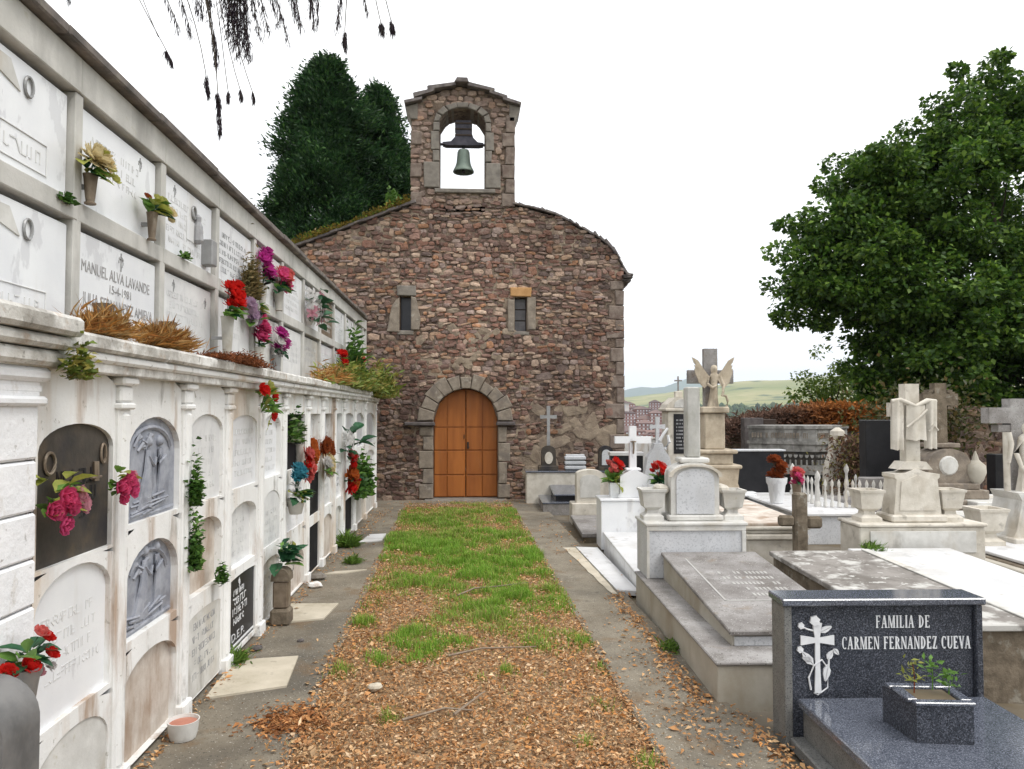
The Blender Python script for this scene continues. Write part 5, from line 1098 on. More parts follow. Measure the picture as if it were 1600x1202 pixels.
def leaf_mesh(m, kind='broad'):
    key = ('leaf', kind, m)
    if key in CACHE: return CACHE[key]
    mb = MB(); w = .30 if kind == 'broad' else .09; P = []
    for f, g in ((0, .08), (.3, .9), (.6, 1), (.85, .55), (1, .03)):
        for q in (-1, 0, 1): P.append((f, q * w * g, .12 * abs(q) * g - .25 * f * f))
    mb.add(P, [(i * 3 + j, i * 3 + j + 1, i * 3 + j + 4, i * 3 + j + 3) for i in range(4) for j in range(2)])
    CACHE[key] = mb.mesh('leaf', m); return CACHE[key]
CACHE = {}
def vase_mb(kind, h, r):
    mb = MB()
    if kind == 'tall': mb.lathe([(r * .8, 0), (r * .85, .006), (r * .6, .012), (r * .72, h * .3), (r * .95, h * .85), (r * 1.05, h * .97), (r * 1.1, h), (r * .9, h), (r * .8, h * .8)], 12)
    elif kind == 'box': mb.lathe([(r * .9, 0), (r * 1.1, h * .9), (r * 1.2, h * .93), (r * 1.2, h), (r, h), (r * .95, h * .8)], 4, rot=math.pi / 4)
    elif kind == 'pot': mb.lathe([(r * .55, 0), (r * .62, .005), (r * .85, h * .7), (r * 1.0, h * .8), (r * 1.05, h), (r * .9, h), (r * .85, h * .8)], 14)
    return mb
def flowers(name, label, cat, loc, blooms, leaves=8, lm='greenleaf', lr=.06, vase=None, wall=None, up=.6, lkind='broad', spread=None, dirx=.3):
    """blooms: (kind, material, dx, dy, dz, r) from the mouth of the vase or the point where the bunch hangs"""
    t = thing(name, label, cat, loc); z0 = 0
    if vase:
        kind, m, h, r = vase; part('vase', vase_mb(kind, h, r), m, t, smooth=40); z0 = h
        if wall: box('bracket', 'greymetal', t, -wall, -r * .4, -.012, .012, h * .5, h * .5 + .02, .002)
    for (k, m, dx, dy, dz, r) in blooms:
        dv = Vector((dx + .7 * dirx, dy * .8, dz * .6 + (.25 if vase else .02)))
        r *= 1.35 if vase is None or k != 'rose' else 1.15
        q = dv.to_track_quat('Z', 'Y').to_euler(); q.rotate_axis('Z', rnd.uniform(0, 6))
        link('bloom', bloom_mesh(k, m), t, (dx, dy, z0 + dz), q, r)
        if vase and dz > .02: part('stem', MB().tube([(0, 0, z0 - .02), (dx * .4, dy * .4, z0 + dz * .6), (dx * .95, dy * .95, z0 + dz * .95)], .003, n=4), 'deepleaf', t)
    sx = spread or .07
    ms = lm if isinstance(lm, (list, tuple)) else [lm]
    for k in range(leaves):
        a = 2 * math.pi * k / leaves + rnd.uniform(-.4, .4); e = rnd.uniform(-.5, 1.1) * up + .1
        if wall is not None and math.cos(a) < -.2: a = math.pi - a
        p = (rnd.uniform(-.2, .5) * sx * math.cos(a), rnd.uniform(.0, .8) * sx * math.sin(a), z0 + rnd.uniform(-.01, .05) if vase else rnd.uniform(-sx, sx) * .6)
        link('leaf', leaf_mesh(rnd.choice(ms), lkind), t, p, (rnd.uniform(-.5, .5), -e, a), lr * rnd.uniform(.7, 1.25))
    return t
def cluster(kind, ms, n, rx_, ry_, rz_, r, cz=0, cy=0, cx=0):
    o = []
    for k in range(n):
        a, b = rnd.uniform(0, 6.28), rnd.uniform(-.9, 1); q = math.sqrt(1 - b * b) * rnd.uniform(.5, 1)
        o.append((kind, rnd.choice(ms), cx + abs(rx_ * q * math.cos(a)), cy + ry_ * q * math.sin(a), cz + rz_ * b, r * rnd.uniform(.75, 1.15)))
    return o
UX = -1.675
f = flowers
f('flower_vase', 'bronze wall vase with one big cream rose and yellow green leaves', 'flower vase', (UX, 3.385, 2.575), [('puff', 'creampetal', .03, -.03, .055, .062), ('puff', 'creampetal', .05, .03, .05, .035), ('rose', 'lime', .02, .11, .06, .035), ('rose', 'lime', .03, .15, .02, .03)], 16, ['greenleaf', 'yellowleaf', 'deepleaf'], .09, ('tall', 'bronze', .135, .03), .075)
f('flower_vase', 'bronze wall vase of yellow green artificial leaves with pale orange petals', 'flower vase', (UX, 4.04, 2.565), [('puff', 'lime', .02, .05, .06, .038), ('rose', 'creampetal', .03, .14, .03, .04), ('rose', 'lime', .02, .0, .07, .03), ('rose', 'rustbloom', .0, -.07, .06, .024), ('rose', 'creampetal', .02, .17, .0, .03)], 16, ['yellowleaf', 'greenleaf', 'deepleaf'], .09, ('tall', 'bronze', .15, .028), .075)
t = thing('wall_vase', 'empty flat grey metal vase fixed to a niche pillar in the top row', 'vase', (UX, 4.98, 2.61)); box('body', 'greymetal', t, -.06, .02, -.05, .045, 0, .17, .006)
for p, l, h in (((-1.60, 3.37, 1.965), 'empty tapered bronze vase leaning in the dry grass under the cream rose', .16), ((-1.60, 4.08, 1.965), 'empty tapered bronze vase beside the wide dry grass tuft on the ledge', .165)):
    t = thing('wall_vase', l, 'vase', p); part('vase', MB().lathe([(.026, 0), (.030, h * .4), (.05, h), (.044, h), (.03, h * .7)], 4, rot=.8), 'bronze', t)
f('flower_vase', 'tall grey vase with a bunch of bright red flowers in the second row', 'flower vase', (-1.58, 5.02, 1.97), cluster('puff', ['red'], 8, .05, .09, .10, .05, .13, .06) + [('puff', 'white', .05, .10, .02, .04), ('puff', 'lilac', .05, .30, .12, .05), ('puff', 'lilac', .04, .38, .10, .04)], 12, ['deepleaf', 'greenleaf'], .10, ('tall', 'vasegrey', .31, .042), .1)
f('flower_bunch', 'lilac and white flowers with bright green leaves under the brown creeper', 'flowers', (UX, 5.9, 2.42), cluster('puff', ['lilac', 'white'], 6, .04, .10, .08, .045) , 14, ['greenleaf', 'yellowleaf', 'deepleaf'], .11, None, 0, spread=.12)
f('flower_vase', 'wall vase with a round head of magenta flowers beside the brown creeper', 'flower vase', (UX, 6.22, 2.52), cluster('puff', ['magenta'], 10, .07, .13, .12, .05, .16), 8, ['deepleaf', 'dry'], .09, ('tall', 'vasegrey', .17, .038), .075)
f('flower_vase', 'wall vase with wide rose pink carnations in the top row', 'flower vase', (UX, 6.75, 2.555), cluster('puff', ['pink', 'coral'], 11, .07, .19, .07, .055, .14, .1), 10, ['deepleaf', 'greenleaf'], .11, ('tall', 'vasegrey', .165, .045), .075)
f('flower_vase', 'grey vase with upright hot pink flowers in the second row', 'flower vase', (UX, 6.12, 1.97), cluster('puff', ['pink'], 10, .06, .09, .12, .05, .16), 10, ['deepleaf', 'greenleaf'], .09, ('tall', 'vasegrey', .20, .042), .075)
f('flower_vase', 'grey vase with magenta and white flowers in the second row', 'flower vase', (UX, 6.70, 1.97), cluster('puff', ['magenta', 'magenta', 'white'], 11, .06, .16, .12, .05, .12, .05), 10, ['deepleaf'], .10, ('tall', 'greymetal', .18, .042), .075)
f('flower_bunch', 'drooping white artificial flowers with dark green leaves hung on the brown niche', 'flowers', (-1.64, 8.2, 2.80), cluster('lily', ['white', 'palepink', 'white'], 26, .08, .40, .16, .05), 20, ['deepleaf'], .17, None, 0, spread=.35)
f('flower_vase', 'small red flowers in a grey vase near the far end of the ledge', 'flower vase', (-1.60, 9.7, 1.96), cluster('puff', ['red'], 6, .05, .13, .09, .055, .18), 8, ['deepleaf', 'greenleaf'], .12, ('tall', 'vasegrey', .2, .045), .075)
f('flower_vase', 'coral flowers in a grey vase at the far end of the ledge', 'flower vase', (-1.60, 11.4, 1.96), cluster('puff', ['coral', 'orange'], 6, .05, .14, .08, .06, .22), 10, ['greenleaf', 'deepleaf'], .15, ('tall', 'vasegrey', .22, .05), .075)
LXf = -1.47
f('flower_bunch', 'red and yellow bouquet with long green leaves hung below the cornice', 'flowers', (-1.44, 5.36, 1.70), [('rose', 'red', .03, -.13, .09, .045), ('rose', 'red', .03, .16, .05, .04), ('rose', 'red', .03, .14, -.08, .04), ('rose', 'lime', .03, .05, .12, .04), ('rose', 'orange', .03, -.05, .08, .035), ('lily', 'lime', .03, .06, -.14, .04)], 26, ['greenleaf', 'greenleaf', 'deepleaf', 'yellowleaf'], .13, None, 0, spread=.12, lkind='narrow')
f('flower_bunch', 'hanging bunch of pink roses with lime leaves low on the dark plaque', 'flowers', (-1.49, 2.80, 1.34), [('rose', 'rosepink', .03, -.085, -.04, .036), ('rose', 'rosepink', .04, -.03, -.005, .04), ('rose', 'rosepink', .045, .0, -.035, .036), ('rose', 'palepink', .03, .085, -.01, .036), ('rose', 'palepink', .035, .11, -.045, .034), ('rose', 'pink', .035, -.02, -.10, .034), ('rose', 'rosepink', .03, -.05, -.05, .03), ('puff', 'white', .03, .045, -.01, .018)], 22, ['yellowleaf', 'greenleaf', 'yellowleaf'], .08, None, 0, spread=.11)
f('flower_bunch', 'hanging bunch of pink roses with lime leaves at the edge of the dark plaque', 'flowers', (-1.455, 3.20, 1.345), [('rose', 'rosepink', .03, -.05, -.01, .038), ('rose', 'rosepink', .035, .0, .01, .038), ('rose', 'palepink', .03, .05, .015, .032), ('rose', 'pink', .04, .03, -.03, .034), ('rose', 'palepink', .03, .07, -.02, .03), ('rose', 'rosepink', .03, -.03, -.055, .03)], 16, ['yellowleaf', 'greenleaf'], .07, None, 0, spread=.09)
f('flower_vase', 'white wall pot with blue and teal artificial flowers and leaves', 'flower vase', (-1.43, 6.42, .77), cluster('puff', ['teal'], 8, .05, .13, .06, .05, .20) + cluster('lily', ['white'], 6, .05, .16, .05, .05, .06), 26, ['deepleaf', 'greenleaf', 'yellowleaf'], .12, ('pot', 'marble_dirty', .13, .085), .1)
f('flower_bunch', 'red silk flowers hanging by the frame of the dark glazed niche', 'flowers', (-1.45, 6.88, 1.14), cluster('puff', ['red', 'coral'], 8, .04, .09, .12, .055), 6, ['deepleaf'], .1, None, 0, spread=.1)
f('flower_bunch', 'orange flowers filling a small square recess', 'flowers', (-1.55, 7.42, 1.24), cluster('puff', ['orange'], 9, .06, .14, .09, .075), 5, ['greenleaf'], .1, None, 0)
f('flower_bunch', 'dark brown withered flowers in a small square recess', 'flowers', (-1.53, 8.10, 1.22), cluster('puff', ['rustbloom'], 8, .05, .18, .08, .075), 6, ['deepleaf'], .14, None, 0)
f('flower_bunch', 'cream silk flowers hung under the withered brown ones', 'flowers', (-1.45, 7.85, 1.06), cluster('puff', ['creampetal', 'white'], 6, .04, .2, .06, .07), 6, ['yellowleaf', 'greenleaf'], .13, None, 0)
f('flower_bunch', 'white flowers with black green leaves near the chapel end of the wall', 'flowers', (-1.45, 9.36, 1.28), cluster('lily', ['white'], 16, .06, .34, .09, .05), 14, ['deepleaf'], .2, None, 0, spread=.3)
f('flower_bunch', 'small pinkish red flower above another on the far pilaster', 'flowers', (-1.44, 9.42, 1.02), cluster('puff', ['coral', 'red'], 5, .04, .14, .08, .07), 4, ['deepleaf'], .12, None, 0)
f('flower_bunch', 'orange red flowers low on the far pilaster', 'flowers', (-1.44, 9.52, .78), cluster('puff', ['red', 'orange'], 8, .05, .2, .1, .08), 6, ['deepleaf'], .14, None, 0)
f('flower_bunch', 'white lily and dark blue green leaves above the brown stone post', 'flowers', (-1.44, 5.98, .50), [('lily', 'white', .06, .05, .03, .075), ('lily', 'white', .05, .14, -.04, .07), ('puff', 'lime', .05, .12, .06, .03)], 22, ['deepleaf', 'deepleaf', 'greenleaf'], .15, None, 0, spread=.14)
f('flower_bunch', 'red and pale pink roses with dark leaves beside the round-topped marker stone', 'flowers', (-1.40, 2.48, .71), [('rose', 'red', .02, -.02, .0, 0.034), ('rose', 'red', .03, .08, .01, 0.030), ('rose', 'coral', .02, .04, .09, 0.029), ('rose', 'red', .03, .06, .07, 0.027), ('rose', 'palepink', .02, .03, -.03, 0.024), ('puff', 'white', .03, .09, -.03, 0.016), ('rose', 'red', .0, -.10, .01, 0.032)], 18, ['deepleaf', 'greenleaf'], .075, ('pot', 'greymetal', .12, .05), None, spread=.08)
f('flower_vase', 'white box vase of red tulips beside the plain white marble cross', 'flower vase', (1.84, 8.98, .57), cluster('rose', ['red', 'coral'], 16, .16, .20, .09, .055, .20, 0, -.06), 22, ['greenleaf', 'yellowleaf', 'greenleaf'], .16, ('box', 'marble', .20, .075), None, up=1.3)
f('flower_vase', 'low white pot of red tulips in front of the pale curved headstone', 'flower vase', (2.36, 8.8, .60), cluster('rose', ['red', 'coral'], 15, .15, .17, .10, .052, .17, 0, -.06), 22, ['greenleaf', 'deepleaf'], .13, ('pot', 'marble', .17, .14), None, up=1.3)
t = thing('vase_plinth', 'pale block carrying the low pot of red tulips', 'plinth', (2.36, 8.8, 0), GR); box('block', 'marble_dirty', t, -.16, .16, -.12, .12, -.05, .598, .008)
f('flower_vase', 'white vase with a dome of rust coloured flowers on the white slab', 'flower vase', (4.42, 10.2, .345), cluster('puff', ['rustbloom'], 14, .16, .16, .13, .075, .12, 0, -.07), 4, ['deepleaf'], .1, ('pot', 'marble', .36, .14), None)
f('flower_vase', 'slim brown vase with a ball of pink flowers on the white slab', 'flower vase', (4.32, 9.35, .345), cluster('puff', ['coral', 'pink'], 12, .10, .10, .10, .055, .06, 0, -.03), 3, ['deepleaf'], .08, ('tall', 'bronze', .36, .06), None)

# ------------------------------------------------------------------ leaf masses
def cloud_obj(name, P, D, size, m, palette, parent=None, kind=None, **k):
    Vv, Ff = leaf_cloud(P, D, size, **k); n = len(P); pal = np.array(palette)
    c = pal[rng.integers(0, len(pal), n)] * rng.uniform(.7, 1.3, (n, 1)); o = link(name, fast_mesh(name, Vv, Ff, m, np.repeat(c, 2, 0)), parent)
    if kind: tag(o, kind=kind)
    return o
def tuft(name, label, cat, loc, n, L, spread, pal, m='dry', flat=.4, w=.06, hang=0):
    t = thing(name, label, cat, loc); P = rng.normal(0, 1, (n, 3)) * spread; P[:, 2] = np.abs(P[:, 2]) * (1 if not hang else -1)
    D = np.c_[rng.normal(0, .6, (n, 2)), rng.uniform(.2, 1, n) * (1 - flat) * (1 if not hang else -1)]; D[:, 0] += .25
    cloud_obj('foliage', P, D, L, m, pal, t, aspect=w, droop=.35); return t
STRAW = [(.60, .31, .09), (.68, .42, .16), (.50, .23, .07), (.74, .52, .25)]; RUSTP = [(.20, .065, .025), (.28, .10, .04), (.14, .05, .02)]; GRN = [(.06, .14, .025), (.10, .20, .035), (.04, .10, .02)]; OLV = [(.20, .24, .05), (.12, .17, .03), (.28, .25, .06)]
tuft('dry_grass_tuft', 'orange dry grass tuft spilling over the cornice by the corner pier', 'dry grass', (-1.52, 3.20, 1.955), 1500, .085, np.array([.03, .08, .03]), STRAW, flat=-.2, w=.02)
tuft('dry_grass_tuft', 'wide straw coloured dry grass tuft between two bronze vases on the ledge', 'dry grass', (-1.52, 3.82, 1.955), 2200, .10, np.array([.03, .11, .03]), STRAW, flat=-.2, w=.018)
tuft('dry_moss_clump', 'rusty brown dried moss clump overhanging the cornice', 'dry moss', (-1.42, 4.85, 1.94), 2400, .035, np.array([.04, .17, .025]), RUSTP, w=.25)
tuft('dry_moss_clump', 'small dark dried moss strip on the ledge before the rusty clump', 'dry moss', (-1.44, 4.42, 1.95), 900, .03, np.array([.03, .10, .012]), RUSTP, w=.25)
tuft('dry_grass_tuft', 'orange dry weed growing from the ledge below the white hanging flowers', 'dry grass', (-1.5, 8.45, 1.95), 1300, .13, np.array([.05, .26, .06]), STRAW, w=.05)
tuft('ledge_plant', 'green yellow weeds sprawling over the far end of the cornice', 'weeds', (-1.45, 10.4, 1.93), 3000, .11, np.array([.07, .9, .11]), OLV, 'ivy', w=.3)
tuft('ledge_plant', 'tall green plant standing on the ledge between red and coral flowers', 'weeds', (-1.55, 10.4, 2.0), 500, .14, np.array([.05, .15, .30]), GRN, 'ivy', w=.35)
tuft('ledge_plant', 'bushy olive plant hanging off the last length of cornice by the chapel', 'weeds', (-1.40, 12.2, 1.85), 1800, .12, np.array([.12, .35, .20]), OLV, 'ivy', w=.35)
tuft('dry_creeper', 'column of brown dry creeper hanging beside the magenta flowers', 'creeper', (-1.66, 5.82, 2.52), 1700, .05, np.array([.025, .06, .12]), [(.20, .15, .06), (.14, .12, .05), (.26, .19, .09)], w=.3)
for l, p, n, sp, pal in (('green ivy strip climbing the pilaster edge by the grey lead reliefs', (-1.465, 4.14, 1.13), 330, (.012, .025, .10), GRN), ('lower green ivy strip trailing beside the stained pinkish plaque', (-1.465, 4.15, .78), 320, (.012, .025, .13), GRN), ('small ivy tuft in the corner of the stained pinkish plaque', (-1.47, 4.62, .60), 120, (.012, .03, .05), GRN), ('ivy sprig hanging from the capital of the corner pier', (-1.38, 2.73, 1.76), 170, (.02, .03, .05), OLV), ('tall dark ivy on the last black niche near the chapel', (-1.45, 10.6, .45), 800, (.05, .22, .20), GRN), ('tiny green sprig on the cement beam under the ring framed plaque', (-1.69, 3.22, 2.53), 40, (.008, .02, .015), GRN), ('pair of small green weeds on the cement beam further along', (-1.69, 4.55, 2.57), 40, (.008, .03, .01), GRN)):
    tuft('ivy', l, 'ivy', p, int(n * 1.6), .032 if n < 500 else .09, np.array(sp), pal, 'ivy', flat=.6, w=.75)
for l, p, n, h in (('green weed tuft at the wall foot beside the big sandy slab', (-1.50, 4.95, 0), 160, .13), ('green weed at the foot of the niche wall near the small white slab', (-1.42, 9.1, 0), 260, .22), ('low green weed patch in a crack of the niche path', (-1.2, 8.1, 0), 260, .10), ('small green weed at the foot of the grey stepped tomb', (1.42, 5.05, 0), 130, .08), ('green weed growing against the cream plinth of the draped cross', (3.62, 6.35, .40), 130, .10)):
    tuft('weed_tuft', l, 'weeds', p, int(n * 1.5), h * .8, np.array([.035, .05, .02]), [(.14, .26, .04), (.20, .32, .06), (.10, .18, .03)], 'ivy', flat=.1, w=.07)

tuft('mirrored_greenery', 'green and white silk foliage added for the leafy reflection in the dark framed niche', 'silk foliage', (-1.545, 6.80, 1.36), 420, .07, np.array([.012, .13, .13]), GRN + [(.30, .34, .22)], 'ivy', flat=.6, w=.5)  # leaf mesh stands in for greenery mirrored in the dark niche glass
t = thing('flower_vase', 'pale leaning vase inside the dark framed niche', 'vase', (-1.53, 6.98, 1.14)); part('vase', vase_mb('tall', .2, .045), 'vasegrey', t, smooth=40)
# ------------------------------------------------------------------ lawn: grass and fallen leaves
G = [(-.67, 9.26, .45, 2), (-.18, 8.42, .4, 1), (.32, 8.04, .4, 1), (-.7, 7.21, .22, 1), (.43, 6.64, .38, 1.3), (.72, 6.62, .2, 1), (-.39, 5.4, .17, 1.6), (-.13, 6.05, .14, .7), (.18, 5.94, .3, 1), (.81, 5.32, .12, 1), (-.76, 5.83, .09, 1.5), (-.57, 5.0, .08, 1.5), (-.78, 4.78, .06, 1.6), (-.31, 4.99, .09, 1.4), (-.02, 5.38, .14, .7), (.27, 4.71, .05, 2), (.12, 4.66, .05, 1.3), (.88, 4.73, .05, 1.2), (-.39, 4.07, .055, 1), (.61, 3.69, .04, 1.2), (.53, 5.34, .15, .9), (.76, 8.36, .35, 1), (.86, 3.48, .05, 1.2), (-.1, 7.3, .45, .8), (.2, 10, .8, .8), (-.5, 11.5, .5, 1), (.5, 12, .5, 1), (-.25, 5.2, .08, 1.2), (.8, 4.2, .06, .8), (-.05, 4.15, .03, .8), (.3, 3.95, .03, .7)]
def gdens(x, y):
    d = max(0, min(1, (y - 5.0) / 3.0)) * (.20 + .85 * nz2(x, y, 1.3, 3) + .6 * nz2(x, y, 3.3, 8)) + .06 * max(0, nz2(x, y, 3))
    for a, b, r, w in G: d += w * math.exp(-((x - a) ** 2 + (y - b) ** 2 * .5) / (r * r)) * 1.15
    return max(0, d) * max(.05, .62 + 1.3 * nz2(x, y, 5.5, 1))
pts = []; N = 300000
xs = rng.uniform(-1.05, 1.0, N); yy = 3.0 + 10.3 * rng.uniform(0, 1, N) ** 1.15; uu = rng.uniform(0, 1, N)
for x, y, u in zip(xs, yy, uu):
    if lx(y) - .04 < x < rx(y) + .03 and u < gdens(x, y) * .62: pts.append((x, y))
pts = np.array(pts); n = len(pts); near = np.clip((pts[:, 1] - 3) / 9, 0, 1)
gd = np.array([gdens(a, b) for a, b in pts]); h = (.022 + .045 * rng.uniform(0, 1, n)) * (.8 + .75 * np.clip(gd, 0, 1.4)); a = rng.uniform(0, 6.283, n); ln = rng.uniform(.15, .85, n); w = .0016 + .0022 * near
B = np.c_[pts, np.full(n, -.02)]; dx, dy = np.cos(a), np.sin(a); S_ = np.c_[-dy, dx, np.zeros(n)] * w[:, None]
Md = B + np.c_[dx * ln * h * .35, dy * ln * h * .35, h * .65]; Tp = B + np.c_[dx * ln * h, dy * ln * h, h * (1.05 - .35 * ln)]
V = np.stack([B - S_, B + S_, Md + S_ * .8, Md - S_ * .8, Tp], 1).reshape(-1, 3); i = np.arange(n)[:, None] * 5
F = np.concatenate([i + np.array([[0, 1, 2]]), i + np.array([[0, 2, 3]]), i + np.array([[3, 2, 4]])], 1).reshape(-1, 3)
pal = np.array([(.19, .37, .035), (.25, .45, .05), (.15, .30, .035), (.32, .44, .075), (.44, .41, .15), (.42, .30, .13)]); dryp = np.array([nz2(a, b, 1.4, 6) for a, b in pts]); c = pal[np.where(rng.uniform(0, 1, n) < np.clip(.16 + .55 * dryp + .22 * np.clip((pts[:, 1] - 8.5) / 3, 0, 1), .05, .7), rng.integers(3, 6, n), rng.integers(0, 4, n))] * rng.uniform(.75, 1.25, (n, 1))
tag(link('grass', fast_mesh('grass', V, F, 'grassblade', np.repeat(c, 3, 0))), kind='stuff')
LP_ = [(.44, .23, .10), (.48, .29, .145), (.34, .175, .08), (.54, .36, .20), (.25, .135, .07), (.48, .235, .085), (.60, .44, .29), (.40, .205, .09), (.46, .31, .18)]
def litter(name, X, Y, Z, size, pal=LP_):
    n = len(X); P = np.c_[X, Y, Z]; D = np.c_[rng.normal(size=(n, 2)), rng.normal(0, .22, n)]
    Vv, Ff = leaf_cloud(P, D, size * rng.choice([.55, .8, 1, 1.5], n, p=[.3, .3, .3, .1]), rng.uniform(.25, .65, n)[:, None], .45, 1.7); c = np.array(pal)[rng.integers(0, len(pal), n)] * rng.uniform(.7, 1.3, (n, 1))
    tag(link(name, fast_mesh(name, Vv, Ff, 'litter', np.repeat(c, 2, 0))), kind='stuff')
n = 85000; X = rng.uniform(-1.0, 1.0, n); Y = 2.6 + 10.6 * rng.uniform(0, 1, n) ** 1.5
lxa = np.array([lx(y) for y in Y]); rxa = np.array([rx(y) for y in Y]); X = lxa - .05 + (rxa - lxa + .09) * rng.uniform(0, 1, n)
litter('leaf_litter', X, Y, rng.uniform(-.008, .018, n), .027)
xs_, ys_ = [], []
for (x0, x1, y0, y1, k, sx, sy) in ((1.36, 1.36, 4.1, 6.3, 700, .045, 0), (1.30, 1.30, 3.5, 4.6, 330, .12, .2), (1.50, 1.52, 2.6, 3.9, 420, .04, .1), (1.1, 1.3, 3.3, 5.6, 260, .12, .3), (-1.48, -1.46, 3.3, 5.3, 260, .035, .1), (-1.45, -1.45, 5.5, 7.8, 260, .04, .1), (-1.42, -1.3, 7.8, 12.5, 500, .10, .2), (-1.2, 1.0, 13.2, 13.5, 260, .2, .12), (-.9, -.75, 3.3, 7, 420, .06, .2), (1.3, 1.45, 6.35, 6.6, 90, .05, .06), (2.9, 3.5, 6.3, 6.9, 300, .2, .2), (1.2, 1.3, 8, 11, 100, .15, .3)):
    f_ = rng.uniform(0, 1, k); xs_.append(x0 + (x1 - x0) * f_ + rng.normal(0, sx, k)); ys_.append(y0 + (y1 - y0) * f_ + rng.normal(0, sy, k))
X = np.concatenate(xs_); Y = np.concatenate(ys_); keep = ~((X > 1.40) & (Y > 4.1) & (Y < 6.55) & (X < 2.6)); X, Y = X[keep], Y[keep]
litter('fallen_leaves', X, Y, rng.uniform(.008, .022, len(X)), .034, LP_[:6])
n = 900; litter('dark_leaf_mat', rng.normal(-.92, .10, n), rng.normal(4.02, .10, n), rng.uniform(.005, .03, n), .035, [(.36, .16, .06), (.24, .10, .04), (.44, .22, .09)])

# ------------------------------------------------------------------ trees
def crown(name, centres, radii, per, size, m, pal, parent, aspect=.6, out=.6, up=.35, droop=.25):
    Ps, Ds, Cs = [], [], []; pal = np.array(pal)
    for (c, r) in zip(centres, radii):
        v = rng.normal(size=(per, 3)); v /= np.linalg.norm(v, axis=1, keepdims=True); rad = rng.uniform(.25, 1, per) ** .5
        v[:, 2] *= .62; Ps.append(c + v * (rad * r)[:, None]); Ds.append(v * out + rng.normal(0, .5, (per, 3)) + [0, 0, -.1]); Cs.append(pal[rng.integers(0, len(pal), per)] * rng.uniform(.8, 1.2) * rng.uniform(.75, 1.25, (per, 1)))
    P, D, c = np.concatenate(Ps), np.concatenate(Ds), np.concatenate(Cs)
    Vv, Ff = leaf_cloud(P, D, size, aspect, droop, up); return link(name, fast_mesh(name, Vv, Ff, m, np.repeat(c, 2, 0)), parent)
def limb(mb, p0, p1, r0, r1, wob=.15, n=6):
    p0, p1 = Vector(p0), Vector(p1); L = (p1 - p0).length; pts = []
    for i in range(n + 1):
        f = i / n; o = Vector((rnd.gauss(0, 1), rnd.gauss(0, 1), rnd.gauss(0, .6))) * wob * L * .12 * math.sin(math.pi * f); pts.append(p0.lerp(p1, f) + o + Vector((0, 0, .06 * L * math.sin(math.pi * f))))
    mb.tube(pts, r0, r1, 8); return pts
T = thing('broadleaf_tree', 'big dense dark green broadleaf tree rising behind the crosses', 'tree', (14.6, 19.5, -.1))
B0 = Vector((14.6, 19.5, -.1)); tr = MB(); limb(tr, (0, 0, 0), (.2, .1, 4.2), .42, .30, .1); part('trunk', tr, 'bark', T)
ell = [((15.2, 19.8, 6.0), (4.3, 4.0, 3.7), 98), ((10.6, 18.7, 5.3), (1.7, 1.6, 1.2), 26), ((12.0, 18.6, 3.7), (1.6, 1.5, 1.1), 28), ((14.2, 19.2, 8.9), (1.6, 1.6, 1.0), 20), ((12.4, 19.0, 7.3), (1.6, 1.5, 1.2), 24), ((9.5, 18.5, 4.7), (.9, .7, .4), 9), ((9.8, 18.7, 6.4), (.9, .9, .7), 9), ((11.2, 18.8, 7.7), (.9, 1.0, .6), 8), ((16.2, 19.4, 9.7), (1.2, 1.2, .6), 9), ((13.2, 19, 9.3), (.7, .7, .5), 7), ((14.9, 19.2, 10.2), (.9, .9, .5), 8), ((11.3, 18.8, 8.0), (.7, .8, .5), 7), ((9.3, 18.6, 5.6), (.6, .6, .4), 5), ((15.0, 18.4, 2.7), (4.4, 2.2, 1.4), 75), ((13.4, 17.8, 4.6), (2.6, 1.0, 1.6), 26), ((12.9, 18.4, 2.0), (2.4, 1.2, .9), 30), ((18.6, 20, 6), (3.5, 3.5, 4), 45)]
cs, rs_ = [], []; mbL = MB()
for (c, e, k) in ell:
    c = np.array(c)
    for q in range(k):
        v = rng.normal(size=3); v /= np.linalg.norm(v); r = rng.uniform(.4, 1.0) ** .4; p = c + v * r * np.array(e); cs.append(p - np.array(B0)); rs_.append(rng.uniform(.45, .95))
        for w_ in range(2): cs.append(p - np.array(B0) + rng.normal(0, .5, 3) * [1, 1, .7]); rs_.append(rng.uniform(.22, .42))
        if q < k / 8: limb(mbL, (.2, .1, rnd.uniform(2.5, 4.5)), (p - np.array(B0)) * [.85, .85, .9], rnd.uniform(.05, .10), .012)
crown('crown', cs, rs_, 150, .145, 'leafg', [(.045, .105, .014), (.085, .165, .020), (.03, .072, .010), (.15, .245, .034), (.06, .13, .016)], T, aspect=.72, out=.9); part('limbs', mbL, 'bark', T)
